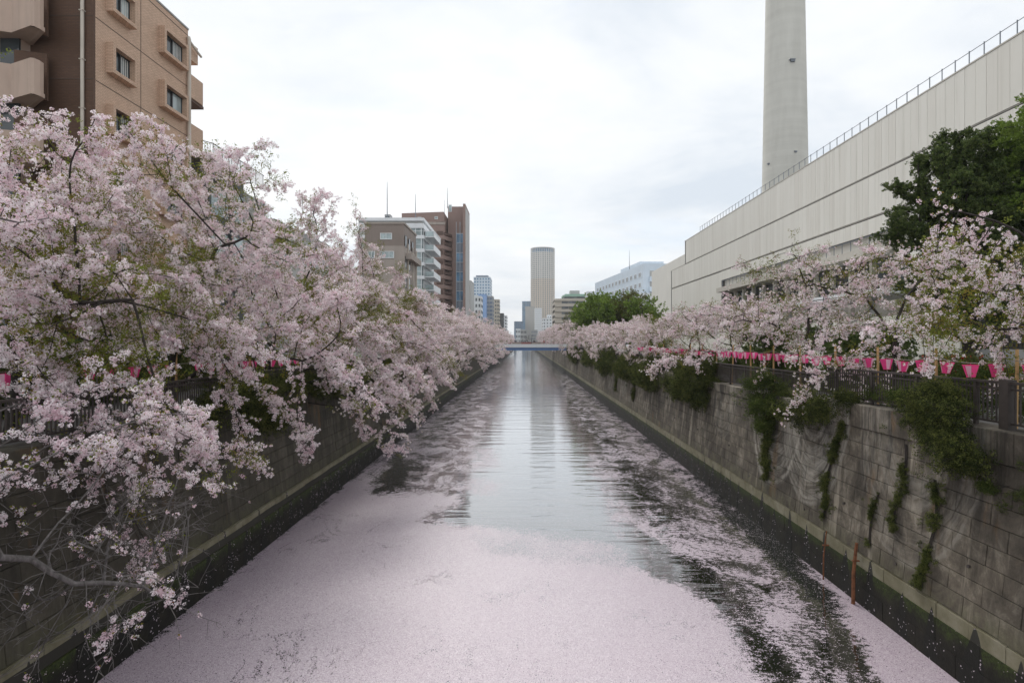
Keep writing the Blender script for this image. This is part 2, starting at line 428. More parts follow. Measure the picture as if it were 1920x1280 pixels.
def apron_mat(name, dens):
    m, nt, n, l, b = new_mat(name); g = N(nt)
    p = g.pos(); x, y, z = g.xyz(p)
    f = g.noise(p, 2.2, 7, 0.7)
    c = g.ramp(f, [(0.35, (0.008, 0.0075, 0.006)), (0.6, (0.020, 0.018, 0.013)), (0.8, (0.038, 0.032, 0.020))])
    ms = g.math('MULTIPLY', g.smooth(g.math('ADD', z, g.math('MULTIPLY', g.noise(p, 2.5, 5, 0.7), 0.8)), 1.0, 1.45), 0.8)
    c = g.mix(ms, c, g.ramp(g.noise(p, 18, 4, 0.7), [(0.4, (0.018, 0.026, 0.006)), (0.65, (0.06, 0.085, 0.014))]))
    c = spikes(g, p, y, z, c)
    v = g.voro(p, 40); rnd = g.xyz(v.outputs["Color"])[0]
    den = g.math('MULTIPLY', g.smooth(g.noise(p, 1.6, 6, 0.75), 0.50, 0.66), dens)
    den = g.math('MULTIPLY', den, g.smooth(z, 0.05, 0.55))
    c = g.mix(g.math('LESS_THAN', rnd, den), c, (0.52, 0.44, 0.49))
    l.new(c, b.inputs["Base Color"]); b.inputs["Roughness"].default_value = 0.75; b.inputs["Specular IOR Level"].default_value = 0.25
    g.bump(g.noise(p, 12, 6, 0.7), 0.6, 0.03, b)
    return m
M['apron_r'] = apron_mat("wet_algae_footing_right", 0.035)
M['apron_l'] = apron_mat("wet_algae_footing_left", 0.13)

# ---- water, with the petals that float on it
RAFT = [  # outlines of the petal raft as seen from the bridge, turned into places on the water; value = how closely the petals lie
 (0.97, [(-420,1700),(300,1180),(560,972),(690,872),(700,905),(712,925),(760,915),(860,925),(868,945),(800,960),(880,985),(1000,1000),(1150,1018),(1200,1062),(1250,1085),(1330,1120),(1385,1160),(1405,1215),(1440,1290),(1500,1700)]),
 (0.66, [(640,960),(700,905),(712,930),(690,985),(655,970)]),
 (0.82, [(690,872),(760,810),(800,835),(770,850),(735,850),(720,885),(700,900)]),
 (0.97, [(1215,828),(1250,855),(1345,935),(1440,1010),(1510,1060),(1555,1130),(1590,1180),(1640,1290),(1900,1700),(2450,1700),(1440,990)]),
 (0.58, [(1130,760),(1200,800),(1300,900),(1360,960),(1320,960),(1220,880),(1140,820)]),
 (0.60, [(1120,820),(1230,870),(1340,950),(1440,1040),(1540,1160),(1620,1290),(1860,1700),(1500,1700),(1440,1290),(1400,1200),(1330,1110),(1200,1050),(1150,1000),(1140,930),(1100,870)]),
 (0.58, [(760,800),(800,830),(870,830),(930,840),(940,880),(860,890),(770,870),(750,850)]),
 (0.62, [(770,882),(860,892),(940,902),(930,930),(870,925),(770,905)]),
 (0.50, [(800,760),(860,740),(930,760),(900,830),(800,830),(770,810)]),
 (0.50, [(860,740),(905,700),(935,690),(945,700),(925,735),(880,760)]),
 (0.45, [(1050,700),(1100,710),(1140,770),(1130,830),(1080,790)]),
 (0.12, [(930,850),(1110,850),(1160,960),(1190,1050),(1000,1000),(880,985),(880,940)]),
]

CUTS = [(0.14, [(1290,875),(1330,885),(1420,955),(1500,1035),(1560,1115),(1605,1200),(1665,1290),(1860,1700),(1700,1700),(1610,1290),(1560,1210),(1520,1135),(1450,1060),(1380,985)]),
        (0.14, [(1160,950),(1200,995),(1260,1040),(1340,1080),(1400,1130),(1450,1200),(1510,1290),(1640,1700),(1500,1700),(1440,1290),(1400,1215),(1330,1125),(1250,1085),(1180,1050)]),
        (0.30, [(1150,860),(1230,870),(1310,930),(1330,960),(1250,975),(1160,950)]),(0.36, [(710,905),(735,870),(765,885),(770,905),(755,915),(720,915)]),
        (0.38, [(770,975),(840,972),(865,968),(880,985),(870,994),(850,985),(800,978)]),
        (0.88, [(940,1060),(1150,1050),(1190,1100),(980,1120)]),
        (0.60, [(880,1000),(1150,1010),(1200,1062),(1100,1060),(900,1040)])]
def in_poly(px, py, poly):
    inside = np.zeros(px.shape, bool); k = len(poly)
    for i in range(k):
        x0, y0 = poly[i]; x1, y1 = poly[(i+1) % k]
        if y0 == y1: continue
        c = ((y0 > py) != (y1 > py)) & (px < (x1-x0)*(py-y0)/(y1-y0) + x0)
        inside ^= c
    return inside
def w_poly(poly): return [((x-982)*EYE/max(y-640, 1), FPX*EYE/max(y-640, 1)) for x, y in poly]
def cover_at(X, Y):
    tot = np.zeros(X.shape); rng = np.random.default_rng(5); n = 20
    rp = [(v, w_poly(q)) for v, q in RAFT]; cp = [(v, w_poly(q)) for v, q in CUTS]
    for _ in range(n):
        s = 0.10 + 0.010*Y
        x = X + rng.normal(size=X.shape)*s*0.7; y = Y + rng.normal(size=X.shape)*s*1.2
        c = np.where(Y < 70, 0.04, 0.10)
        for v, q in rp: c = np.maximum(c, np.where(in_poly(x, y, q), v, 0))
        for v, q in cp: c = np.where(in_poly(x, y, q), np.minimum(c, v), c)
        tot += c
    return tot/n
ys = [-40, -10, 4]
while ys[-1] < 130: ys.append(ys[-1] + max(0.13, ys[-1]*0.008))
ys += [160, 220, 320, 500, 900]
ys = np.array(ys); xs = np.linspace(XL-0.15, XR+0.15, 130)
XX, YY = np.meshgrid(xs, ys); cov = cover_at(XX, np.maximum(YY, 9.0))
nv = XX.size; me = bpy.data.meshes.new("water")
idx = np.arange(nv).reshape(XX.shape)
faces = np.stack([idx[:-1, :-1], idx[:-1, 1:], idx[1:, 1:], idx[1:, :-1]], -1).reshape(-1, 4)
me.from_pydata(np.stack([XX.ravel(), YY.ravel(), np.zeros(nv)], 1).tolist(), [], faces.tolist())
at = me.attributes.new("cover", 'FLOAT', 'POINT'); at.data.foreach_set("value", cov.ravel().astype(np.float32))

def water_mat():
    m, nt, n, l, b = new_mat("canal_water_with_petals"); g = N(nt)
    n.remove(b)
    p = g.pos(); x, y, z = g.xyz(p)
    a = n.new("ShaderNodeAttribute"); a.attribute_name = "cover"; c = a.outputs["Fac"]
    # eddies break up the edge of the raft
    wv = g.n.new("ShaderNodeTexNoise"); wv.inputs["Scale"].default_value = 0.35; wv.inputs["Detail"].default_value = 3
    l.new(g.scale(p, (0.9, 0.55, 1)), wv.inputs[0])
    vm = n.new("ShaderNodeVectorMath"); vm.operation = 'MULTIPLY_ADD'; vm.inputs[1].default_value = (2.4, 2.4, 0)
    l.new(wv.outputs["Color"], vm.inputs[0]); l.new(g.scale(p, (1.0, 0.62, 1)), vm.inputs[2])
    n1 = g.noise(vm.outputs[0], 0.95, 9, 0.72, 0.25)
    n2 = g.noise(g.scale(p, (1, 1.7, 1)), 5.5, 7, 0.75, 0.1)
    nn = g.math('ADD', g.math('MULTIPLY', n1, 0.52), g.math('MULTIPLY', n2, 0.48))
    edge = g.math('MULTIPLY', g.math('MULTIPLY', c, g.math('SUBTRACT', 1.0, c)), 4.0)
    d = g.math('ADD', c, g.math('MULTIPLY', g.math('MULTIPLY', g.math('SUBTRACT', nn, 0.51), g.math('MULTIPLY_ADD', g.smooth(g.math('ABSOLUTE', g.math('SUBTRACT', x, 0.3)), 2.2, 4.4), 6.8, 1.7)), g.math('ADD', edge, 0.05)))
    dens = g.smooth(d, 0.10, 0.92)
    # thin drift lines and looser places inside the raft
    n3 = g.noise(vm.outputs[0], 0.55, 7, 0.62, 0.8)
    crack = g.math('SUBTRACT', 1.0, g.smooth(g.math('ABSOLUTE', g.math('SUBTRACT', n3, 0.5)), 0.0, 0.022))
    loose = g.math('MULTIPLY', g.math('MULTIPLY', crack, g.smooth(g.noise(g.scale(p, (0.3, 0.3, 1)), 1.0, 3, 0.6), 0.46, 0.62)), 0.38)
    dens = g.math('MULTIPLY', dens, g.math('SUBTRACT', 1.0, loose))
    vo = g.voro(p, 62); cells = g.xyz(vo.outputs["Color"]); rnd = cells[0]
    petal = g.math('LESS_THAN', rnd, g.math('MULTIPLY_ADD', dens, 0.955, 0.03))
    col = g.ramp(cells[1], [(0.0, (0.27, 0.205, 0.255)), (0.3, (0.41, 0.335, 0.395)), (0.8, (0.50, 0.425, 0.48)), (1.0, (0.64, 0.58, 0.62))])
    tintn = g.noise(g.scale(p, (0.5, 0.25, 1)), 1.0, 4, 0.6)
    col = g.mix(g.math('MULTIPLY', g.smooth(tintn, 0.42, 0.62), 0.12), col, (0.43, 0.33, 0.40))
    pb = n.new("ShaderNodeBsdfPrincipled"); l.new(col, pb.inputs["Base Color"]); pb.inputs["Roughness"].default_value = 0.42
    pb.inputs["Specular IOR Level"].default_value = 0.55
    nb = n.new("ShaderNodeBump"); nb.inputs["Strength"].default_value = 0.35; nb.inputs["Distance"].default_value = 0.02
    l.new(g.math('ADD', vo.outputs["Distance"], g.math('MULTIPLY', n2, 3.0)), nb.inputs["Height"]); l.new(nb.outputs[0], pb.inputs["Normal"])
    lwp = n.new("ShaderNodeLayerWeight"); lwp.inputs["Blend"].default_value = 0.5
    gp = n.new("ShaderNodeBsdfGlossy"); gp.inputs["Roughness"].default_value = 0.22; l.new(nb.outputs[0], gp.inputs["Normal"])
    pmx = n.new("ShaderNodeMixShader"); l.new(g.math('MULTIPLY', g.math('POWER', lwp.outputs["Facing"], 3.0), 0.65), pmx.inputs[0])
    l.new(pb.outputs[0], pmx.inputs[1]); l.new(gp.outputs[0], pmx.inputs[2])
    wb = n.new("ShaderNodeBsdfPrincipled"); wb.inputs["Base Color"].default_value = (0.012, 0.014, 0.010, 1)
    wb.inputs["Roughness"].default_value = 0.012; wb.inputs["IOR"].default_value = 1.5
    wb.inputs["Specular IOR Level"].default_value = 0.62
    r1 = g.noise(g.scale(p, (0.16, 1.0, 1)), 1.1, 3, 0.5, 0.25)
    r2 = g.noise(g.scale(p, (0.45, 1.8, 1), (3, 1, 0)), 2.2, 4, 0.55, 0.3)
    hgt = g.math('ADD', g.math('MULTIPLY', r1, 0.9), g.math('MULTIPLY', r2, 0.16))
    wbm = n.new("ShaderNodeBump"); wbm.inputs["Strength"].default_value = 0.5; wbm.inputs["Distance"].default_value = 0.10
    l.new(hgt, wbm.inputs["Height"]); l.new(wbm.outputs[0], wb.inputs["Normal"])
    gl = n.new("ShaderNodeBsdfGlossy"); gl.inputs["Color"].default_value = (0.95, 0.97, 1.0, 1); gl.inputs["Roughness"].default_value = 0.03
    l.new(wbm.outputs[0], gl.inputs["Normal"])
    wm_ = n.new("ShaderNodeMixShader"); lw = n.new("ShaderNodeLayerWeight"); lw.inputs["Blend"].default_value = 0.5
    l.new(g.math('MULTIPLY', g.math('POWER', lw.outputs["Facing"], 2.4), 0.92), wm_.inputs[0]); l.new(wb.outputs[0], wm_.inputs[1]); l.new(gl.outputs[0], wm_.inputs[2])
    mx = n.new("ShaderNodeMixShader"); l.new(petal, mx.inputs[0]); l.new(wm_.outputs[0], mx.inputs[1]); l.new(pmx.outputs[0], mx.inputs[2])
    l.new(mx.outputs[0], n["Material Output"].inputs[0])
    return m
me.materials.append(water_mat()); me.update()
tag(link("water", me), kind="structure")

# ---- ground on both banks (one sheet, open along the canal) and the paths
GZ = 4.90
g_ = MB()
g_.quad((-2000,-60,GZ), (-9.9,-60,GZ), (-9.9,900,GZ), (-2000,900,GZ))
g_.quad((9.9,-60,GZ), (2000,-60,GZ), (2000,900,GZ), (9.9,900,GZ))
g_.quad((-2000,900,GZ), (2000,900,GZ), (2000,2500,GZ), (-2000,2500,GZ))
tag(g_.build("ground", M['ground']), kind="structure")
tag(MB().box(-16.5, -9.95, -20, 600, GZ-0.2, GZ+0.04).build("path", M['asphalt']), kind="structure")
tag(MB().box(9.95, 12.4, -20, 600, GZ-0.2, GZ+0.04).build("path", M['asphalt']), kind="structure")

def wall_x(z): return 9.0 + 0.107*max(0, z-1.34)
def retaining_wall(side):
    s = side; nm = "right" if s > 0 else "left"
    mat = M['wall_r'] if s > 0 else M['wall_l']; apm = M['apron_r'] if s > 0 else M['apron_l']
    lab = ("weathered grey block wall with hanging ivy strands and pale rubbed arcs" if s > 0 else
           "dark damp block wall under the overhanging cherry branches, beside the thick petals")
    t = thing("canal_wall", lab, "retaining wall", (0, 0, 0))
    far_end = 640
    xa = XR if s > 0 else -XL                               # front of the footing
    def bx(mb, x0, x1, y0, y1, z0, z1): mb.box(min(s*x0, s*x1), max(s*x0, s*x1), y0, y1, z0, z1); return mb
    core = MB()
    prof = [(xa+0.06, -1.5), (9.95, -1.5), (9.95, 4.62), (wall_x(4.62)+0.03, 4.62), (wall_x(1.3)+0.03, 1.3), (xa+0.06, 1.0)]
    for y0, y1 in ((-30, far_end),):
        k = len(prof); n0 = len(core.v)
        core.v += [(s*x, y0, z) for x, z in prof] + [(s*x, y1, z) for x, z in prof]
        core.f += [tuple(n0+i for i in range(k)), tuple(n0+k+i for i in reversed(range(k)))]
        core.m += [0, 0]
        for i in range(k):
            j = (i+1) % k; core.f.append((n0+i, n0+k+i, n0+k+j, n0+j)); core.m.append(0)
    core.build("wall_core", plain("dark_joint_"+nm, (0.028, 0.025, 0.02), 0.95, 0.2), t)
    L, H = 0.90, 0.408
    sl = 0.107*H
    def block_mesh(L, H, gap=0.012, ch=0.008):
        mb = MB(); a, b_, c, d = gap/2, L-gap/2, gap/2, H-gap/2
        f = lambda x, y, z: (s*x, y, z)
        F = [f(sl*(c+ch)/H, a+ch, c+ch), f(sl*(c+ch)/H, b_-ch, c+ch), f(sl*(d-ch)/H, b_-ch, d-ch), f(sl*(d-ch)/H, a+ch, d-ch)]
        G = [f(ch+0.004, a, c), f(ch+0.004, b_, c), f(sl+ch, b_, d), f(sl+ch, a, d)]
        K = [f(0.12, a, c), f(0.12, b_, c), f(0.12, b_, d), f(0.12, a, d)]
        mb.quad(*F)
        for i in range(4):
            j = (i+1) % 4
            mb.quad(F[i], G[i], G[j], F[j]); mb.quad(G[i], K[i], K[j], G[j])
        me = mb.mesh("block", mat); bm = bmesh.new(); bm.from_mesh(me)
        bmesh.ops.remove_doubles(bm, verts=bm.verts, dist=1e-4); bmesh.ops.recalc_face_normals(bm, faces=bm.faces); bm.to_mesh(me); bm.free()
        return me
    shared = block_mesh(L, H); y_first = 7.2 if s > 0 else 7.2
    ncol = 36; rows = 8; rest = MB()
    rng = random.Random(4+s)
    for r in range(rows):
        z0 = 1.34 + r*H; off = 0.45*(r % 2)
        for c in range(ncol):
            o = link("block", shared, t, (s*(wall_x(z0)-0.004+rng.uniform(-0.006, 0.007)), y_first+off+c*L, z0))
            o.rotation_euler = (0, 0, rng.uniform(-0.004, 0.004))
        y = y_first+off+ncol*L
        while y < 190:
            n = 1 if y < 90 else 3
            x = wall_x(z0)+rng.uniform(-0.012, 0.008); x2 = wall_x(z0+H)+x-wall_x(z0)
            a, b_, c0, d = y+0.008, y+L*n-0.008, z0+0.008, z0+H-0.008
            rest.quad((s*x, a, c0), (s*x, b_, c0), (s*x2, b_, d), (s*x2, a, d))
            rest.quad((s*x2, a, d), (s*x2, b_, d), (s*(x2+.06), b_, d), (s*(x2+.06), a, d))
            rest.quad((s*x, b_, c0), (s*(x+.06), b_, c0), (s*(x2+.06), b_, d), (s*x2, b_, d))
            rest.quad((s*x, a, c0), (s*(x+.06), a, c0), (s*(x2+.06), a, d), (s*x2, a, d))
            y += L*n
    for r in range(rows):
        z0 = 1.34 + r*H
        x, x2 = wall_x(z0), wall_x(z0+H)
        rest.quad((s*x, 190, z0), (s*x, far_end, z0), (s*x2, far_end, z0+H-0.02), (s*x2, 190, z0+H-0.02))
    tag(rest.build("block_far", mat, t), kind="stuff").name = "distant_blocks"
    # pale kerb stones
    km = MB(); bx(km, 0.0, 0.3, 0.008, L-0.008, 0.0, 0.345)
    kmesh = km.mesh("kerb_stone", M['kerb']); bm = bmesh.new(); bm.from_mesh(kmesh)
    ed = [e for e in bm.edges if all(abs(abs(v.co.x)) < 1e-4 for v in e.verts) and abs(e.verts[0].co.z-e.verts[1].co.z) < 1e-4 and e.verts[0].co.z > 0.3]
    bmesh.ops.bevel(bm, geom=ed, offset=0.03, segments=2, affect='EDGES'); bm.to_mesh(kmesh); bm.free()
    kx = 8.93 if s < 0 else 8.985
    for c in range(40):
        link("kerb_stone", kmesh, t, (s*(kx+rng.uniform(-0.008, 0.008)), 7.0+c*L, 0.99))
    kr = MB(); y = 7.0+40*L
    while y < 300:
        bx(kr, kx+rng.uniform(-0.01, 0.01), 9.3, y+0.01, y+L-0.01, 0.99, 1.335); y += L
    bx(kr, kx, 9.3, 300, far_end, 0.99, 1.335); bx(kr, kx, 9.3, -20, 6.99, 0.99, 1.335)
    tag(kr.build("distant_kerb", M['kerb'], t), kind="stuff")
    # dark wet footing in two courses
    fm = MB(); bx(fm, 0.0, 0.25, 0.006, 1.2-0.006, 0.0, 0.49)
    fmesh = fm.mesh("footing_block", apm)
    for r in range(2):
        for c in range(24):
            link("footing_block", fmesh, t, (s*(xa+0.02*r+rng.uniform(-0.006, 0.006)), 7.0+c*1.2+0.6*r, 0.0+0.495*r))
    fr = MB(); bx(fr, xa+0.012, 9.2, -20, 7.6, -1.2, 0.985); bx(fr, xa+0.012, 9.2, 35.9, far_end, -1.2, 0.985); bx(fr, xa+0.02, 9.2, 7.0, 36.5, -1.2, 0.0)
    fr.build("footing", apm, t)
    # coping
    def cop(zlo, ztop, n, y0, Lc=1.8):
        cm = MB(); bx(cm, 0, 0.62, 0.006, Lc-0.006, 0, ztop-zlo)
        cmesh = cm.mesh("coping_stone", M['wall_r'] if s > 0 else M['wall_l'])
        bm = bmesh.new(); bm.from_mesh(cmesh); bmesh.ops.bevel(bm, geom=bm.edges[:], offset=0.015, segments=1, affect='EDGES'); bm.to_mesh(cmesh); bm.free()
        for c in range(n): link("coping_stone", cmesh, t, (s*(9.30+rng.uniform(-0.006, 0.006)), y0+c*Lc, zlo))
        return y0+n*Lc
    if s > 0:
        y = cop(4.61, 5.25, 6, 7.2); y = cop(4.61, 5.0, 16, y)
    else:
        y = cop(4.61, 5.0, 22, 7.2)
    cr = MB()
    bx(cr, 9.30, 9.92, y, far_end, 4.61, 4.995); bx(cr, 9.30, 9.92, -20, 7.2, 4.61, 5.25 if s > 0 else 4.995)
    cr.build("coping", mat, t)
    # a thin grey pipe lying along the foot of the left wall edge and shallow weep pipes
    wp = MB().tube([(0, 0, 0), (-s*0.05, 0, 0)], [0.035, 0.035], 8)
    wmesh = wp.mesh("weep_pipe", M['fence'])
    for k in range(14): link("weep_pipe", wmesh, t, (s*(wall_x(1.9)-0.002), 9.3+k*2.25, 1.62+0.82*(k % 2)))
    return t
for s in (-1, 1): retaining_wall(s)

for (yy, zt, xx, lab) in ((15.2, 1.62, 8.80, "rust orange steel post standing at the foot of the right wall"), (16.75, 1.42, 8.82, "shorter rusty post at the right wall's foot, farther than the orange one")):
    t = thing("rusty_post", lab, "post", (xx, yy, 0)); pr = 0.05 if zt > 1.5 else 0.022
    MB().tube([(0, 0, -0.3), (0.01, 0, zt*0.5), (0.10, 0.01, zt)], [pr, pr*0.95, pr*0.85], 6).build("post", M['rust'], t)
    MB().box(-0.02, 0.16, -0.03, 0.03, zt*0.7, zt*0.7+0.03).build("bracket", M['rust'], t)
# ---- railings on the copings
def railing(s):
    X = 9.62*s
    lab = "dark bronze railing on the coping " + ("in front of the pink lanterns and hedge" if s > 0 else "in front of the brown brick flats")
    t = thing("canal_railing", lab, "railing", (0, 0, 0))
    def seg(y0, y1, zb, zt, first):
        top = MB().box(X-0.045, X+0.045, y0, y1, zt-0.05, zt); top.build("top_rail", M['fence'], t)
        MB().box(X-0.02, X+0.02, y0, y1, zb+0.10, zb+0.14).build("bottom_rail", M['fence'], t)
        MB().box(X-0.02, X+0.02, y0, y1, zt-0.17, zt-0.13).build("middle_rail", M['fence'], t)
    zb1, zt1 = (5.25, 6.2) if s > 0 else (5.0, 5.92)
    zb2, zt2 = (5.0, 5.95) if s > 0 else (5.0, 5.92)
    seg(4, 18, zb1, zt1, True); seg(18.02, 260, zb2, zt2, False)
    def post(y, zb, zt):
        me = MB().box(-0.035, 0.035, -0.035, 0.035, 0, zt-zb-0.05).mesh("post", M['fence'])
        return me
    pm1, pm2 = post(0, zb1, zt1), post(0, zb2, zt2)
    y = 4.9
    while y < 100:
        if y < 18: link("post", pm1, t, (X, y, zb1))
        else: link("post", pm2, t, (X, y, zb2))
        y += 1.8
    b1 = MB().box(-0.012, 0.012, -0.014, 0.014, 0.13, zt1-zb1-0.05).mesh("bar", M['fence'])
    b2 = MB().box(-0.012, 0.012, -0.014, 0.014, 0.13, zt2-zb2-0.05).mesh("bar", M['fence'])
    k = 0; y = 9.0
    while k < 296:
        link("bar", b1 if y < 18 else b2, t, (X, y, zb1 if y < 18 else zb2)); y += 0.112; k += 1
    st = MB()
    while y < 150:
        st.box(X-0.012, X+0.012, y-0.014, y+0.014, zb2+0.13, zt2-0.05); y += 0.112 if y < 60 else 0.24
    tag(st.build("distant_bars", M['fence'], t), kind="stuff")
    if s > 0:
        MB().box(X-0.09, X+0.09, 11.2, 11.42, 5.25, 6.24).build("corner_post", M['fence'], t)
    return t
for s in (-1, 1): railing(s)

# ---- pink paper lanterns on a cord between bamboo posts
def paper(name, col, em=0.0):
    m, nt, n, l, b = new_mat(name); g = N(nt)
    n.remove(b); d = n.new("ShaderNodeBsdfDiffuse"); t = n.new("ShaderNodeBsdfTranslucent"); mx = n.new("ShaderNodeMixShader")
    c = g.ramp(g.noise(g.pos(), 4, 3, 0.6), [(0.3, hsv(col, 0.92)), (0.7, hsv(col, 1.06))])
    l.new(c, d.inputs[0]); l.new(c, t.inputs[0]); mx.inputs[0].default_value = 0.35
    l.new(d.outputs[0], mx.inputs[1]); l.new(t.outputs[0], mx.inputs[2]); l.new(mx.outputs[0], n["Material Output"].inputs[0])
    return m
M['pink'] = paper("hot_pink_paper", (0.86, 0.10, 0.32)); M['pink_pale'] = paper("pale_pink_paper", (0.80, 0.55, 0.66))
M['cord'] = plain("lantern_cord", (0.25, 0.23, 0.2), 0.8, 0.1)
def lantern_proto():
    t = thing("paper_lantern", None, "lantern")
    mb = MB(); R0, R1, h = 0.165, 0.088, 0.275
    for k in range(6):
        a0, a1 = math.radians(60*k), math.radians(60*k+60)
        ring = lambda a, r, z: (r*math.cos(a), r*math.sin(a), z)
        f = 0.14
        for (u0, u1, mi) in ((0, f, 0), (f, 1-f, 1 if k % 2 == 0 else 0), (1-f, 1, 0)):
            lerp = lambda r, z, u: tuple(Vector(ring(a0, r, z)).lerp(Vector(ring(a1, r, z)), u))
            mb.quad(lerp(R1, -h, u0), lerp(R1, -h, u1), lerp(R0, 0, u1), lerp(R0, 0, u0), mi)
    mb.build("shade", [M['pink'], M['pink_pale']], t)
    fr = MB()
    for (r, z) in ((R0+0.004, 0), (R1+0.004, -h)):
        for k in range(6):
            a0, a1 = math.radians(60*k), math.radians(60*k+60)
            fr.tube([(r*math.cos(a0), r*math.sin(a0), z), (r*math.cos(a1), r*math.sin(a1), z)], [0.006, 0.006], 4)
    fr.tube([(-R0, 0, 0), (R0, 0, 0)], [0.004]*2, 3); fr.tube([(0, 0, 0), (0, 0, 0.05)], [0.004]*2, 3)
    fr.build("frame", M['pink'], t)
    tl = MB(); pts = [(0, 0, -h), (0.01, 0, -h-0.07), (-0.015, 0, -h-0.15), (-0.06, 0, -h-0.21)]
    for i in range(3):
        a, b_ = Vector(pts[i]), Vector(pts[i+1])
        tl.quad(a+Vector((0, -0.014, 0)), a+Vector((0, 0.014, 0)), b_+Vector((0, 0.014, 0)), b_+Vector((0, -0.014, 0)))
    tl.build("paper_strip", M['pink_pale'], t)
    return t
proto = lantern_proto(); used = [False]
def put_lantern(x, y, z, label, group):
    global proto
    if not used[0]: o = proto; used[0] = True
    else: o = copy_tree(proto)
    o.location = (x, y, z); o.rotation_euler = (random.uniform(-.08, .08), random.uniform(-.08, .08), random.uniform(0, 6.28))
    s = random.uniform(0.92, 1.05); o.scale = (s, s, s)
    o["label"] = label; o["group"] = group
# right bank
RX, RZ = 10.2, 6.52
posts = [9.5+2.29*k for k in range(0, 22)]
bm_ = MB().tube([(0, 0, 0), (0, 0, 0.6), (0.004, 0, 1.2), (0, 0, 1.9)], [0.035, 0.034, 0.033, 0.031], 8).mesh("bamboo_post", M['bamboo'])
for k, y in enumerate(posts):
    if y > 50: break
    o = link("bamboo_post", bm_, None, (RX, y, GZ+0.04)); o.rotation_euler = (random.uniform(-.02, .02), random.uniform(-.02, .02), 0)
    where = ["nearest the big dark railing post", "beside the four big pink lanterns", "where the lantern row meets the low blossom"]
    tag(o, "thin tan bamboo post, " + ORD[k] + " from the near end of the right lantern row", "bamboo post", "bamboo posts on the right bank")
cd = MB(); pts = []; cnt = 0
for k in range(len(posts)-1):
    y0, y1 = posts[k], posts[k+1]
    for j in range(8):
        u = j/8; pts.append((RX-0.03, y0+(y1-y0)*u, RZ+0.09-0.10*4*u*(1-u)))
    if y0 > 50: continue
    for j in range(3):
        u = (j+0.62)/3.2
        if k == 0 and j < 2: continue
        yy = y0+(y1-y0)*u
        put_lantern(RX-0.03, yy, RZ+0.04-0.10*4*u*(1-u), ["nearest", "middle", "farthest"][j] + " pink lantern in the gap after the " + ORD[k] + " bamboo post, right bank", "pink lanterns of the right bank row"); cnt += 1
cd.tube(pts, [0.008]*len(pts), 4)
tag(cd.build("lantern_cord", M['cord']), "thin cord carrying the row of pink lanterns above the right railing", "cord")
# left bank
LXX, LZ = -11.7, 6.27
lys = [12.84, 14.5, 15.35, 16.1, 17.1, 17.95, 18.8, 20.5, 21.3, 22.1, 23.0, 23.9, 24.7, 25.6, 26.5, 27.4, 28.3, 29.2]
cd = MB(); pts = []
for k in range(60): y = 10+k*0.5; pts.append((LXX, y, LZ+0.06-0.010*(y-12)-0.03*math.sin(y*2.7)**2))
cd.tube(pts, [0.008]*len(pts), 4)
tag(cd.build("lantern_cord", M['cord']), "thin cord carrying pink lanterns between the cherry trunks on the left bank", "cord")
for k, y in enumerate(lys):
    put_lantern(LXX, y, LZ-0.010*(y-12), "pink paper lantern on the left bank cord, " + ORD[k] + " from the near end", "pink lanterns of the left bank row")
for k, y in enumerate((13.7, 19.15, 24.3, 29.5)):
    o = link("bamboo_post", bm_, None, (LXX, y, GZ+0.04)); tag(o, "thin tan bamboo post, " + ORD[k] + " from the near end of the left lantern cord", "bamboo post", "bamboo posts on the left bank")
# ------------------------------------------------------------------ buildings
def win_meshes(w, h, cols, frame_m, glass_m, depth=0.05, ft=0.05):
    """window lying in the XZ plane, looking to -Y; returns (frame mesh, pane mesh)"""
    f = MB(); p = MB()
    f.box(-w/2, -w/2+ft, -depth, 0, 0, h); f.box(w/2-ft, w/2, -depth, 0, 0, h)
    f.box(-w/2+ft, w/2-ft, -depth, 0, 0, ft); f.box(-w/2+ft, w/2-ft, -depth, 0, h-ft, h)
    for k in range(1, cols):
        x = -w/2 + w*k/cols; f.box(x-ft*0.4, x+ft*0.4, -depth*0.9, 0, ft, h-ft)
    p.box(-w/2+ft*0.5, w/2-ft*0.5, -depth*0.45, -0.001, ft*0.5, h-ft*0.5)
    return f.mesh("window", frame_m), p.mesh("pane", glass_m)
ROT = {'F': 0.0, 'R': math.radians(90), 'L': math.radians(-90)}     # facing the bridge (-Y), facing +X, facing -X
def put_win(parent, meshes, loc, face):
    o = link("window", meshes[0], parent, loc); o.rotation_euler = (0, 0, ROT.get(face, face) if isinstance(face, str) else face)
    link("pane", meshes[1], o)
    return o

# ---- brown brick flats on the left bank
t = thing("brick_apartment_block", "tall tan and brown brick flats with boxed dark windows and white drainpipes, left bank foreground", "building", (0, 0, 0))
FX = -19.5
YN, YF = 25.9, 33.05
MB().box(-34, FX, YN, YF, 4.8, 25.05).build("wall", [M['brick']], t)
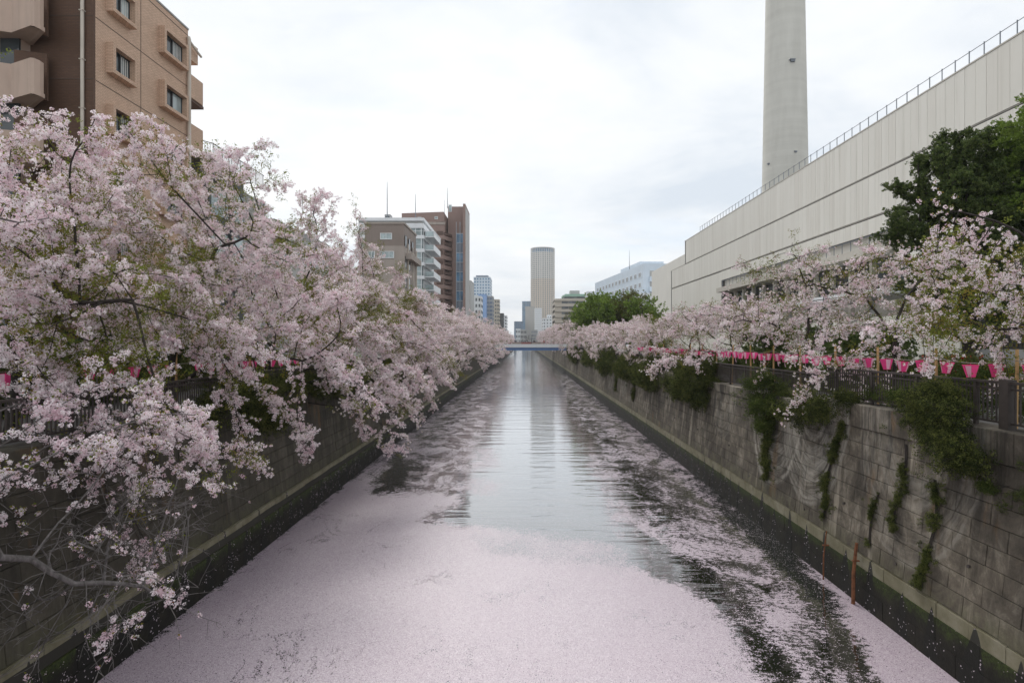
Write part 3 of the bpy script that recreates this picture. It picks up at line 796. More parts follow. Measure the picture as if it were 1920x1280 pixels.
# the face towards the bridge is darker brick, a skin butted on the main wall
MB().box(-34, FX-0.004, YN-0.12, YN-0.002, 4.8, 25.05).build("end_wall", M['brick_dark'], t)
for z in (24.73, 21.76, 18.89, 16.02, 13.15, 10.28, 7.41):
    MB().box(FX, FX+0.012, YN+0.01, YF, z-0.018, z+0.018).build("joint_line", M['groove'], t)
    MB().box(-34, FX-0.004, YN-0.135, YN-0.121, z-0.018, z+0.018).build("joint_line", M['groove'], t)
MB().box(FX, FX+0.010, 28.95, 28.98, 4.9, 25.0).build("joint_line", M['groove'], t)
MB().box(-34.1, FX+0.04, YN-0.14, YF+0.02, 25.055, 25.16).build("roof", M['grey_conc'], t)
surM = None
def surround(y0, y1, z0, z1, idx):
    global surM
    d, k = 0.36, 0.17
    mb = MB()
    mb.box(0, d, y0, y0+k, z0, z1); mb.box(0, d, y1-k, y1, z0, z1)
    mb.box(0, d-0.003, y0+k, y1-k, z0, z0+k); mb.box(0, d-0.003, y0+k, y1-k, z1-k, z1)
    s = link("window_surround", surM, t, (FX+0.001, 0, z0)) if surM and False else mb.build("window_surround", M['brick'], t)
    s.location = (FX+0.001, 0, 0)
    f = MB(); w0, w1, a, b = y0+k, y1-k, z0+k, z1-k; ft = 0.06
    fr = MB().box(0.02, 0.09, w0, w0+ft, a, b).box(0.02, 0.09, w1-ft, w1, a, b).box(0.02, 0.09, w0+ft, w1-ft, a, a+ft).box(0.02, 0.09, w0+ft, w1-ft, b-ft, b).box(0.02, 0.10, (w0+w1)/2-0.04, (w0+w1)/2+0.04, a+ft, b-ft)
    w = fr.build("window", M['dark_frame'], t); w.location = (FX, 0, 0)
    MB().box(0.035, 0.045, w0+ft*0.6, (w0+w1)/2-0.03, a+ft*0.6, b-ft*0.6).build("pane", M['glass_dark'], w)
    MB().box(0.055, 0.065, (w0+w1)/2+0.03, w1-ft*0.6, a+ft*0.6, b-ft*0.6).build("pane", M['glass_grey'] if idx % 3 else M['glass_pale'], w)
    if idx % 4 != 3:
        c = MB(); yy = (w0+w1)/2+0.1
        while yy < w1-0.12: c.box(0.068, 0.072, yy, yy+0.05, a+0.08, b-0.08); yy += 0.13
        c.build("curtain", M['curtain'], w)
k = 0
for zt in (23.85, 20.97, 18.09, 15.21, 12.33, 9.45):
    for (y0, y1) in ((26.55, 28.2), (30.35, 32.5)):
        surround(y0, y1, zt-1.42, zt, k); k += 1
MB().tube([(0, 0, 4.95), (0, 0, 26.5)], [0.075, 0.075], 10).build("drainpipe", M['pipe'], t).location = (-19.93, YN-0.22, 0)
MB().tube([(0, 0, 4.95), (0, 0, 24.45), (-0.05, 0.02, 24.6)], [0.10]*3, 10).build("drainpipe", M['pipe'], t).location = (FX+0.14, YF-0.12, 0)
MB().tube([(FX+0.14, YF-0.1, 24.4), (FX+0.2, YF+0.6, 24.1), (FX+0.2, YF+1.0, 24.0)], [0.07]*3, 8).build("gutter_pipe", M['pipe'], t)
for z in np.arange(6.5, 25, 2.2):
    MB().box(-20.03, -19.83, YN-0.31, YN-0.13, z, z+0.04).build("pipe_bracket", M['pipe'], t)
# rear balconies beyond the far corner
MB().box(-30, -20.6, YF+0.01, 34.9, 4.8, 24.6).build("rear_wall", M['brick'], t)
for i in range(6):
    z = 21.3-2.88*i
    MB().prism([(-20.59, YF+0.02), (FX+0.0, YF+0.02), (FX+0.02, YF+1.5), (FX-0.25, YF+1.85), (-20.59, YF+1.85)], z, z+1.35).build("balcony", M['brick'], t)
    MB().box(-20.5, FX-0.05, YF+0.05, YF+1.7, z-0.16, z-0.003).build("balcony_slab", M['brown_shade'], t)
MB().prism([(-20.59, YF+0.02), (FX+0.0, YF+0.02), (FX+0.0, YF+1.0), (-20.59, YF+1.0)], 23.5, 24.5).build("roof_overhang", M['brick'], t)
# front balconies with folded beige parapets
plan = [(-30, 24.0), (-24, 24.0), (-22.27, 24.7), (-20.95, 24.15), (-20.82, 24.2), (-20.76, 24.4), (-20.8, 24.65), (-22.3, 25.76)]
full = plan[1:]+[(-30, 25.76), (-30, 24.0)]
for i in range(7):
    z = 20.4-2.88*(i-1); mb = MB()
    for (a, b) in zip(plan[:-1], plan[1:]):
        va, vb = Vector(a), Vector(b); dv = (vb-va).normalized(); nv_ = Vector((-dv.y, dv.x))*0.13
        mb.prism([a, b, tuple(vb+nv_), tuple(va+nv_)], z, z+1.52)
    mb.build("balcony_parapet", M['beige_stucco'], t)
    MB().prism([(x*0.997-0.06, y+0.06) for x, y in full], z+0.02, z+0.2).build("balcony_floor", M['beige_stucco'], t)
    MB().prism([(-22.4, 25.0), (-21.25, 25.35), (-21.25, 25.45), (-22.4, 25.1)], z+0.21, z+2.3).build("inner_parapet", M['brick_dark'], t)
MB().box(-30, -22.35, 25.3, 25.77, 4.9, 25).build("recess_wall", M['beige_stucco'], t)
MB().box(-23.2, -22.36, 25.2, 25.29, 4.9, 24).build("recess_opening", M['glass_dark'], t)
# ground floor
MB().box(FX+0.001, FX+0.25, 26.2, 27.6, 4.95, 7.2).build("door", M['dark_frame'], t)

# ---- charcoal house with roof railing
t = thing("charcoal_house", "dark grey clad house with a thin roof railing, just behind the brick flats", "building", (0, 0, 0))
X0 = -19.5
MB().box(-34, X0, 38.05, 39.6, 4.8, 18.4).build("wall", M['charcoal'], t)
MB().box(-34, X0-0.002, 39.605, 43.0, 4.8, 17.4).build("rear_wall", M['grey_conc'], t)
MB().prism([(-34, 35.2), (-19.9, 35.2), (X0, 35.75), (X0, 38.04), (-34, 38.04)], 17.3, 18.6).build("parapet", M['charcoal'], t)
MB().box(-33.9, X0-0.25, 35.7, 38.04, 4.8, 17.29).build("front_wall", M['charcoal'], t)
for z in (17.0, 14.1):
    MB().box(X0-0.249, X0-0.2, 35.9, 37.9, z-1.9, z-0.1).build("pane", M['glass_pale'], t)
    MB().box(X0+0.001, X0+0.05, 38.2, 39.45, z-1.9, z-0.1).build("pane", M['glass_pale'], t)
MB().box(X0+0.002, X0+0.02, 35.76, 39.55, 17.85, 17.9).build("joint_line", M['grey_conc'], t)
rl = MB()
path = [(-30, 35.25), (-19.95, 35.25), (-19.55, 35.8), (-19.55, 42.8)]
for (a, b) in zip(path[:-1], path[1:]):
    rl.tube([(a[0], a[1], 19.45), (b[0], b[1], 19.45)], [0.03]*2, 4)
    L = math.hypot(b[0]-a[0], b[1]-a[1]); n = max(1, int(L/0.14))
    for i in range(n):
        u = i/n; rl.tube([(a[0]+(b[0]-a[0])*u, a[1]+(b[1]-a[1])*u, 18.4), (a[0]+(b[0]-a[0])*u, a[1]+(b[1]-a[1])*u, 19.45)], [0.03 if i % 8 == 0 else 0.012]*2, 4)
tag(rl.build("roof_railing", M['fence'], t), kind="stuff")
t = thing("pale_low_house", "low pale grey house mostly behind the cherry crowns, beyond the charcoal house", "building", (0, 0, 0))
MB().box(-36, -20, 46, 60, 4.8, 16.2).build("wall", M['far_grey'], t)
MB().box(-35.5, -20.3, 46.3, 59.5, 16.201, 17.0).build("roof", M['grey_conc'], t)
wm = win_meshes(1.6, 1.3, 2, M['white_frame'], M['glass_grey'])
for y in (48, 51, 54, 57):
    for z in (8, 11, 14): put_win(t, wm, (-20+0.001, y, z), 'R')

# ---- taupe block
Y0 = 97; XT = PX(757, Y0)
t = thing("taupe_apartment_block", "squat taupe tiled flats with two wide windows showing over the cherry crowns", "building", (0, 0, 0))
ZR = 27.0
MB().box(PX(684, Y0), XT, Y0, 108, 4.8, ZR).build("wall", M['taupe'], t)
MB().box(PX(684, Y0)-0.1, XT+0.12, Y0-0.12, 108, PZ(484, Y0)-6, PZ(461, Y0)).build("lower_wall", M['taupe_light'], t)
MB().box(PX(684, Y0)-0.15, XT+0.15, Y0-0.15, 108.1, ZR+0.001, ZR+0.3).build("roof_edge", M['taupe_light'], t)
def seen_win(t, x0, x1, y0, y1, Y, cols, fm, gm, face='F'):
    X0_, X1_ = PX(x0, Y), PX(x1, Y); Z1, Z0_ = PZ(y0, Y), PZ(y1, Y)
    return put_win(t, win_meshes(abs(X1_-X0_), Z1-Z0_, cols, fm, gm, 0.12, 0.1), ((X0_+X1_)/2, Y-0.001, Z0_), face)
seen_win(t, 713, 735, 437, 449, Y0, 2, M['white_frame'], M['glass_pale'])
seen_win(t, 711, 739, 471, 484, Y0-0.13, 3, M['white_frame'], M['glass_pale'])
seen_win(t, 690, 703, 471, 484, Y0-0.13, 2, M['white_frame'], M['glass_pale'])
wm = win_meshes(1.3, 2.0, 1, M['dark_frame'], M['glass_dark'])
for i, y in enumerate((98.2, 101.2, 104.2)):
    for z in (23.6, 20.0, 16.6): put_win(t, wm, (XT+0.121, y, z-0.4), 'R')
MB().box(XT+0.121, XT+1.1, 98.0, 107.5, 21.2, 22.2).build("balcony", M['taupe_light'], t)
for y in (99.5, 103.5, 107): MB().tube([(XT+0.3, y, 5), (XT+0.3, y, 24)], [0.1]*2, 6).build("drainpipe", M['pipe'], t)

# ---- white glazed block with cantilevered balconies
Y0 = 128; XW = PX(795, Y0); t = thing("white_balcony_block", "white flats with green glass windows and jutting white balconies, one above another", "building", (0, 0, 0))
Z5 = PZ(411, Y0)
MB().box(PX(672, Y0), XW-0.6, Y0+0.3, 142, 4.8, Z5-0.4).build("wall", M['far_grey'], t)
MB().box(PX(672, Y0), XW, Y0-0.3, 142, Z5-0.39, Z5+0.3).build("roof_band", M['white_paint'], t)
MB().box(PX(672, Y0), XW-0.1, Y0-0.2, 142, Z5-2.0, Z5-0.95).build("upper_band", M['white_paint'], t)
fh = 3.03
for i in range(8):
    zt = PZ(421, Y0)-fh*i-0.1
    if i > 0: MB().box(PX(672, Y0), XW+0.02, Y0-0.02, 141.9, zt-0.02, zt+0.75).build("floor_band", M['white_paint'], t)
    # bay glazing
    g1 = MB(); f1 = MB()
    g1.box(XW-6, XW-0.4, Y0+0.1, Y0+0.29, zt-fh+0.76, zt-0.03)
    g1.build("window_band", M['glass_pale'], t)
    for x in np.arange(XW-6, XW-0.2, 1.35): f1.box(x-0.07, x+0.07, Y0, Y0+0.2, zt-fh+0.76, zt-0.03)
    f1.box(XW-6, XW-0.4, Y0+0.02, Y0+0.15, zt-fh+1.65, zt-fh+1.75)
    f1.build("window_mullions", M['white_frame'], t)
    g2 = MB(); g2.box(XW-0.39, XW-0.2, Y0+0.4, 141, zt-fh+0.76, zt-0.03); g2.build("side_window_band", M['glass_grey'], t)
    f2 = MB()
    for y in np.arange(Y0+0.5, 141, 1.6): f2.box(XW-0.2, XW-0.1, y-0.07, y+0.07, zt-fh+0.76, zt-0.03)
    f2.build("side_mullions", M['white_frame'], t)
    # balcony
    zb = zt-fh+0.62
    if i < 7:
        XB = XW+2.0
        MB().box(XW+0.021, XB, Y0+1.0, 139, zb-0.15, zb+0.05).build("balcony_slab", M['white_paint'], t)
        MB().box(XB, XB+0.12, Y0+1.0, 139, zb-0.15, zb+1.2).build("balcony_front", M['white_paint'], t)
        MB().box(XW+0.1, XB-0.01, Y0+0.98, Y0+1.05, zb+0.06, zb+1.15).build("balcony_glass", M['glass_pale'], t)
MB().prism([(XW-0.2, Y0+0.9), (XW+2.2, Y0+1.2), (XW+2.2, 139), (XW-0.2, 139)], Z5-2.6, Z5-2.4).build("canopy", M['white_paint'], t)
MB().box(PX(713, Y0), PX(724, Y0), Y0+4, Y0+6, Z5+0.31, Z5+2.0).build("roof_hut", M['grey_conc'], t)
MB().box(PX(714.5, Y0), PX(722, Y0), Y0+3.95, Y0+3.99, Z5+0.6, Z5+1.6).build("louvre", M['glass_dark'], t)
for (x, ytop) in ((726, 341), (779, 364)):
    MB().tube([(PX(x, Y0+3), Y0+3, Z5+0.3), (PX(x, Y0+3), Y0+3, PZ(ytop+30, Y0+3)), (PX(x, Y0+3), Y0+3, PZ(ytop, Y0+3))], [0.12, 0.09, 0.04], 6).build("mast", M['metal_rail'], t)

# ---- red brown tower
Y0 = 174; t = thing("red_brown_tower_block", "red brown tiled high rise with stacked balconies and a blue glass stair shaft", "building", (0, 0, 0))
XA, XB, XC, XD, XE = PX(768, Y0), PX(832, Y0), PX(836, Y0), PX(851.5, Y0), PX(871, Y0)
ZM, ZS = PZ(397, Y0), PZ(378.5, Y0)
MB().prism([(PX(755, Y0)*1.02, Y0+2), (XB, Y0), (XB, 188), (PX(755, Y0)*1.02, 188)], ZM-3.0, ZM).build("crown", M['brown_tile'], t)
MB().box(XA-8, XB-0.02, Y0+0.5, 187.9, 4.8, ZM-3.01).build("wall", M['brown_tile'], t)
MB().box(XA-8, XB+0.2, Y0+0.3, Y0+0.49, ZM-6.2, ZM-3.02).build("upper_terrace", M['brown_tile'], t)
MB().box(XA-8, XB+0.4, Y0+0.1, Y0+0.295, ZM-3.9, ZM-3.1).build("terrace_rail", M['taupe_light'], t)
MB().box(XC-0.2, XE-0.05, Y0+6, 190, 4.8, ZS).build("stair_tower", M['brown_tile'], t)
MB().box(XE-0.75, XE, Y0+2.4, 190.1, 4.8, ZS+0.02).build("fin_wall", M['brown_tile'], t)
MB().box(XE+0.001, XE+0.06, Y0+2.5, 189, 4.8, ZS-1).build("fin_edge", M['far_grey'], t)
for i in range(12):
    zt = ZM-5.6-i*3.02
    MB().box(XB-2.2, XB-0.3, Y0+0.30, Y0+0.49, zt-2.2, zt-0.25).build("loggia", M['brown_shade'], t)  # dark plate, the loggia's shade put into its colour
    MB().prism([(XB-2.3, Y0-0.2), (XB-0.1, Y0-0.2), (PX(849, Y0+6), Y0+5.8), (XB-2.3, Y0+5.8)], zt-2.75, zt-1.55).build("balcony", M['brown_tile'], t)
    MB().prism([(XB-2.2, Y0+0.1), (XB-0.3, Y0+0.1), (PX(848, Y0+6), Y0+5.7), (XB-2.2, Y0+5.7)], zt-1.2, zt-0.4).build("balcony_painted_shade", M['brown_shade'], t)  # solid dark fill, shade of the balcony opening put into its colour
    MB().box(XD, XE-0.8, Y0+5.6, Y0+5.97, zt-2.9, zt-0.12).build("stair_glass", M['far_dark'] if i % 2 else M['glass_blue'], t)
    MB().box(XD-0.05, XE-0.78, Y0+5.45, Y0+5.59, zt-0.11, zt+0.06).build("stair_landing", M['blue_white'], t)
st = MB()
for x in (XD, (XD+XE-0.8)/2, XE-0.85): st.box(x-0.06, x+0.06, Y0+5.4, Y0+5.5, 5, ZS-5)
st.build("stair_mullions", M['blue_white'], t)
seen_win(t, 841, 847, 384, 397, Y0+6, 1, M['white_frame'], M['glass_pale'])
seen_win(t, 815, 821, 406, 411, Y0+0.3, 1, M['white_frame'], M['glass_pale'])
seen_win(t, 783, 790, 407, 411, Y0+0.3, 2, M['white_frame'], M['glass_pale'])
MB().tube([(PX(839, Y0+8), Y0+8, ZS), (PX(839, Y0+8), Y0+8, PZ(352, Y0+8))], [0.14, 0.04], 6).build("mast", M['metal_rail'], t)
MB().tube([(PX(833.5, Y0+8), Y0+8, ZM), (PX(833.5, Y0+8), Y0+8, PZ(375, Y0+8))], [0.08, 0.04], 6).build("aerial", M['metal_rail'], t)

# ---- generic far block seen over the trees
def far_block(name, label, x0, x1, ytop, Y, depth, mat, floors=0, cols=0, glass='glass_grey', wh=0.5, ww=0.55, band=False, side=True, stuffwin=True, roofh=0.0):
    t = thing(name, label, "building", (0, 0, 0))
    X0_, X1_ = PX(x0, Y), PX(x1, Y); Z = PZ(ytop, Y)
    MB().box(X0_, X1_, Y, Y+depth, 4.8, Z).build("wall", mat, t)
    MB().box(X0_-0.15, X1_+0.15, Y-0.15, Y+depth+0.15, Z+0.001, Z+0.4).build("roof", mat, t)
    if floors:
        w = MB(); fh = (Z-5)/floors
        for i in range(floors):
            z0 = 5+fh*i+fh*(1-wh)*0.5
            if band: w.box(X0_+0.3, X1_-0.3, Y-0.1, Y-0.01, z0, z0+fh*wh)
            else:
                cw = (X1_-X0_)/cols
                for j in range(cols): w.box(X0_+cw*(j+(1-ww)/2), X0_+cw*(j+(1+ww)/2), Y-0.1, Y-0.01, z0, z0+fh*wh)
            if side:
                xs_ = X1_ if X1_ < 0 else X0_
                n = max(2, int(depth/4)); cw = depth/n
                for j in range(n):
                    if xs_ < 0: w.box(X1_+0.01, X1_+0.1, Y+cw*(j+0.2), Y+cw*(j+0.8), z0, z0+fh*wh)
                    else: w.box(X0_-0.1, X0_-0.01, Y+cw*(j+0.2), Y+cw*(j+0.8), z0, z0+fh*wh)
        tag(w.build("distant_windows", M[glass], t), kind="stuff")
    return t
far_block("grey_office_slab", "plain grey slab standing beside the red brown tower", 862, 883, 527, 300, 20, M['far_grey'])
tt = far_block("white_office_tower", "white office tower with a dark flared roof cap, left of the canal", 888, 919, 520, 520, 30, M['blue_white'], 22, 6, 'glass_blue', 0.5, 0.5)
MB().prism([(PX(892, 520), 522), (PX(915, 520), 522), (PX(915, 520), 545), (PX(892, 520), 545)], PZ(519, 520)+0.5, PZ(516.5, 520)+0.4).build("roof_cap", M['far_dark'], tt)
far_block("white_low_block", "small white block between the grey slab and the blue block", 884, 902, 556, 330, 14, M['white_paint'], 8, 3, 'glass_grey')
far_block("blue_sided_block", "narrow block with a plain blue side wall above the left treetops", 897, 911, 552.5, 360, 12, plain("blue_wall_render", (0.26, 0.40, 0.66), 0.7, 0.05, 0.1))
far_block("grey_balcony_block", "grey flats with dark balcony bands above the left treetops", 910, 924, 556, 372, 14, M['far_grey'], 12, 2, 'far_dark', 0.5, 0.8)
far_block("beige_stepped_block", "beige flats stepping down towards the far bridge", 923, 936, 562, 400, 14, M['far_beige'], 12, 3, 'glass_grey')
far_block("dark_glass_block", "dark fronted low block at the end of the left building row", 934, 944, 588, 420, 14, M['charcoal'], 9, 2, 'glass_grey')
far_block("pale_end_block", "small pale block closing the left building row", 942, 950, 592, 470, 20, M['white_paint'], 9, 2, 'glass_grey')
far_block("slate_office_block", "slate blue low office block left of the blue glass tower", 964, 980, 603, 620, 20, M['far_dark'], 10, 5, 'glass_blue')
far_block("blue_glass_tower", "blue glass tower behind the round tower's left side", 979, 999, 565, 980, 30, M['glass_blue'], 24, 6, 'far_dark', 0.3, 0.8)
far_block("plain_grey_tower", "plain warm grey slab tower in front of the blue glass one", 985, 1003, 575, 640, 22, M['far_grey'], 20, 7, 'far_beige', 0.5, 0.5, side=False)
far_block("white_slim_tower", "slim white tower at the foot of the round tower", 1003, 1016, 578, 600, 20, M['white_paint'], 16, 1, 'far_grey', 0.12, 0.9, side=False)
far_block("white_stepped_house", "small white house block right of the slim white tower", 1018, 1035, 597, 480, 20, M['white_paint'], 8, 3, 'glass_grey', 0.4, 0.4)
far_block("white_upper_house", "little white rooftop block under the round tower", 1026, 1034, 591, 500, 10, M['white_paint'], 8, 2, 'glass_grey', 0.4, 0.4)
far_block("pale_low_shop", "tiny pale flat roofed block above the far bridge, left", 967, 976, 617, 540, 15, M['white_paint'], 3, 3, 'glass_grey')
far_block("grey_low_shop", "tiny grey flat roofed block beside the pale one above the far bridge", 976, 987, 618, 510, 15, M['far_grey'], 3, 4, 'glass_dark')
far_block("grey_low_office", "tiny grey office block at the foot of the slim white tower", 997, 1008, 619, 520, 15, M['far_grey'], 4, 5, 'far_dark')

# ---- beige curved flats with copper roof
Y0 = 340; t = thing("curved_beige_flats", "long beige flats with banded floors and a green roof pavilion on top", "building", (0, 0, 0))
def arc(x0, x1, Y, bow, n=10):
    return [(PX(x0+(x1-x0)*i/n, Y), Y - bow*math.sin(math.pi*i/n)) for i in range(n+1)]
fr = arc(1040, 1104, Y0, 2.2)
back = [(fr[-1][0], Y0+25), (fr[0][0], Y0+25)]
MB().prism(fr+back, 4.8, PZ(562, Y0)).build("wall", M['far_beige'], t)
fr2 = [(x, y-1.0) for x, y in fr]
fl = 3.2
for i in range(9):
    zt = PZ(560, Y0)-fl*i
    MB().prism(fr2+back, zt-1.5, zt-0.05).build("floor_band", M['far_beige'], t)
    w = MB()
    for j in range(10):
        (xa, ya), (xb, yb) = fr[j], fr[j+1]
        if j in (0, 1): continue
        w.prism([(xa+0.1, ya-0.25), (xb-(0.6 if j % 3 == 0 else 0.0), yb-0.25), (xb, yb+0.1), (xa, ya+0.1)], zt-2.9, zt-1.6)
    tag(w.build("distant_windows", M['glass_grey'], t), kind="stuff")
MB().prism([(PX(1057, Y0), Y0+2), (PX(1062, Y0), Y0+1), (PX(1101, Y0), Y0+1), (PX(1101, Y0), Y0+14), (PX(1057, Y0), Y0+14)], PZ(560, Y0), PZ(556, Y0)).build("pavilion", M['glass_grey'], t)
MB().prism([(PX(1055.5, Y0), Y0+1), (PX(1060, Y0), Y0-0.5), (PX(1103, Y0), Y0-0.5), (PX(1103, Y0), Y0+15), (PX(1055.5, Y0), Y0+15)], PZ(556, Y0)+0.01, PZ(553, Y0)).build("copper_roof", M['copper'], t)
MB().prism([(PX(1060, Y0), Y0+2), (PX(1101, Y0), Y0+2), (PX(1101, Y0), Y0+13), (PX(1060, Y0), Y0+13)], PZ(553, Y0)+0.01, PZ(550.5, Y0)).build("copper_roof", M['copper'], t)
MB().box(PX(1070, Y0), PX(1088, Y0), Y0+4, Y0+11, PZ(550, Y0), PZ(543.5, Y0)).build("lift_house", M['far_grey'], t)
far_block("white_party_wall", "tall plain white wall block between the beige flats and the pale blue building", 1101, 1120, 547.5, 325, 10, M['white_paint'])

# ---- pale blue long building on the right
t = thing("pale_blue_hospital_block", "long pale blue four storey building with rows of paired windows beside the cream hall", "building", (0, 0, 0))
C0 = Vector((48.3, 230)); C1 = Vector((38.6, 308)); dd = (C1-C0).normalized(); nn_ = Vector((-dd.y, dd.x))   # outward normal of the long side (towards -X)
if nn_.x > 0: nn_ = -nn_
ZT = 38.5
rx = C0 + Vector((38, 2)); ry = C1 + Vector((38, 2))
MB().prism([tuple(C0), tuple(rx), tuple(ry), tuple(C1)], 4.8, ZT).build("wall", M['blue_white'], t)
q0 = C0 + dd*10; q1 = C0+dd*38; off = -nn_*2.0
MB().prism([tuple(q0+off), tuple(q1+off), tuple(q1+off+Vector((10, 0))), tuple(q0+off+Vector((10, 0)))], ZT+0.01, ZT+2.2).build("roof_hut", M['blue_white'], t)
ang = math.atan2(nn_.y, nn_.x) + math.pi/2
wm = win_meshes(3.0, 1.9, 3, M['white_frame'], M['glass_grey'], 0.12, 0.14)
for r in range(5):
    for i in range(13):
        c = C0 + dd*(4+i*5.7) + nn_*0.02
        o = put_win(t, wm, (c.x, c.y, ZT-5.2-r*4.15), 'F'); o.rotation_euler = (0, 0, ang)
fa = math.atan2(rx.y-C0.y, rx.x-C0.x)
wf = win_meshes(1.1, 1.9, 1, M['white_frame'], M['glass_dark'], 0.12, 0.1); wf2 = win_meshes(5.2, 1.9, 2, M['white_frame'], M['glass_grey'], 0.12, 0.12)
for r in range(5):
    z = ZT-5.2-r*4.15
    for off_ in (7.2, 8.9):
        o = put_win(t, wf, (C0.x+off_*math.cos(fa), C0.y+off_*math.sin(fa)-0.02, z), 'F'); o.rotation_euler = (0, 0, fa)
    for off_ in (13.6, 19.2):
        o = put_win(t, wf2, (C0.x+off_*math.cos(fa), C0.y+off_*math.sin(fa)-0.02, z), 'F'); o.rotation_euler = (0, 0, fa)
    b = MB().box(2.7, 6.0, -0.06, -0.005, z-0.5, z+2.3).build("loggia", M['far_grey'], t); b.location = (C0.x, C0.y, 0); b.rotation_euler = (0, 0, fa)
    b = MB().box(2.4, 6.3, -1.2, -0.07, z-2.1, z-0.1).build("balcony", M['blue_white'], t); b.location = (C0.x, C0.y, 0); b.rotation_euler = (0, 0, fa)
MB().tube([(C0.x-1.5, C0.y+22, ZT), (C0.x-1.5, C0.y+22, ZT+9)], [0.15, 0.05], 6).build("mast", M['metal_rail'], t)
MB().box(39.5, 60, 214, 226, 4.8, PZ(547, 220)-1.0).build("annex", M['white_paint'], t)

# ---- cream hall with vertical wall panels
t = thing("cream_hall", "huge windowless cream hall clad in tall vertical panels, rising along the right side", "building", (0, 0, 0))
HX = 30.0
zR, zS1, zS2 = 25.58, 21.30, 17.66
MB().box(HX+0.08, 90, 12, 105.9, zS1-0.02, zR).build("upper_wall", M['hall_dark'], t)
MB().box(HX+0.08, 90, 12, 115.9, zS2, zS1-0.03).build("middle_wall", M['hall_dark'], t)
MB().box(HX+0.08, 90, 86, 115.9, 4.8, zS2-0.01).build("lower_wall", M['hall_dark'], t)
MB().box(HX+0.08, 90, 12, 85.99, 16.25, zS2-0.01).build("lower_band", M['hall_dark'], t)
MB().box(HX+0.4, 90, 45, 85.99, 14.36, 16.24).build("terrace_back_wall", M['hall'], t)
MB().box(HX+1.6, 90, 45, 85.99, 4.8, 14.35).build("recess_wall", M['hall_trim'], t)
MB().box(HX+0.08, 90, 12, 44.99, 4.8, 16.19).build("near_wall", M['hall'], t)
for (x0, x1, y) in ((HX+0.02, 90, 106),): MB().box(x0, x1, y-0.09, y, zS1+0.1, zR).build("end_cladding", M['hall'], t)
MB().box(HX+0.02, 90, 115.91, 116, 4.8, zS1-0.05).build("end_cladding", M['hall'], t)
MB().box(HX-0.03, HX+0.5, 12, 106, zR+0.001, zR+0.10).build("roof_edge", M['hall_trim'], t)
MB().box(HX-0.02, HX+0.5, 106.01, 116, zS1-0.025, zS1+0.08).build("roof_edge", M['hall_trim'], t)
def panel(h):
    p = MB().box(0, 0.078, 0.012, 0.9-0.012, 0.02, h-0.02).mesh("panel", M['hall_panel']); return p
pU, pM, pL = panel(zR-zS1-0.12), panel(zS1-zS2-0.14), panel(zS2-16.3)
pLL = panel(zS2-4.9-0.14)
rj = random.Random(8)
wide = 0
for k in range(-12, 106):
    y = 30+0.9*k if False else 21.6+0.9*k+0.0
    if y < 21: continue
    if y+0.9 <= 106.05: link("panel", pU, t, (HX+rj.uniform(-0.003, 0.003), y, zS1+0.12))
    if y+0.9 <= 116.05: link("panel", pM, t, (HX+rj.uniform(-0.003, 0.003), y, zS2+0.12))
for k in range(0, 105):
    y = 21.6+0.9*k
    if y+0.9 > 116.05: break
    if y >= 86: link("panel", pLL, t, (HX+rj.uniform(-0.003, 0.003), y, 4.95))
    else: link("panel", pL, t, (HX+rj.uniform(-0.003, 0.003), y, 16.25))
# second thin reveal line of the seams
MB().box(HX+0.03, HX+0.079, 21.6, 115.5, zS1+0.0, zS1+0.11).build("seam_rail", M['hall_dark'], t)
MB().box(HX-0.012, HX+0.0785, 21.6, 115.5, zS1-0.004+0.045, zS1+0.075).build("seam_rail", M['hall_trim'], t)
MB().box(HX-0.012, HX+0.0785, 21.6, 115.5, zS2+0.035, zS2+0.075).build("seam_rail", M['hall_trim'], t)
# terrace
MB().box(HX-0.9, HX+0.39, 45, 86, 14.351, 15.0).build("terrace_slab", M['hall_trim'], t)
tr = MB()
for y in np.arange(45.2, 86, 1.4): tr.box(HX-0.02, HX+0.02, y-0.03, y+0.03, 15.0, 16.1)
tr.box(HX-0.03, HX+0.03, 45, 86, 16.1, 16.16); tr.build("terrace_railing", M['metal_rail'], t)
for y in np.arange(46, 86, 3.2): MB().box(HX+0.1, HX+0.5, y, y+0.35, 4.9, 14.34).build("column", M['hall_trim'], t)
MB().box(HX+1.2, HX+1.59, 46, 85, 11.5, 14.2).build("dark_recess_band", M['glass_dark'], t)  # dark band along the upper back of the recess
# roof railing
rr = MB(); rr2 = MB()
rr.tube([(HX+0.15, 12, zR+0.95), (HX+0.15, 97, zR+0.95)], [0.03]*2, 4); rr.build("handrail", M['metal_rail'], t)
pm = MB().box(-0.025, 0.025, -0.025, 0.025, 0, 0.94).mesh("rail_post", M['metal_rail'])
for k in range(62): link("rail_post", pm, t, (HX+0.15, 21.0+k*1.25, zR+0.1))
# set back rear wing and louvred gate
MB().box(36, 90, 125, 160, 4.8, 26.5).build("rear_wing", M['hall'], t)
MB().box(HX-0.6, HX+0.07, 22, 44.9, 4.9, 6.5).build("plinth", M['grey_conc'], t)
MB().box(HX-0.05, HX+0.06, 24, 44, 6.55, 8.7).build("louvre_recess", M['dark_frame'], t)
lm = MB().box(-0.09, -0.0505, -0.03, 0.03, 6.55, 8.7).mesh("louvre", M['fence'])
for k in range(66): link("louvre", lm, t, (HX, 24.3+k*0.3, 0))

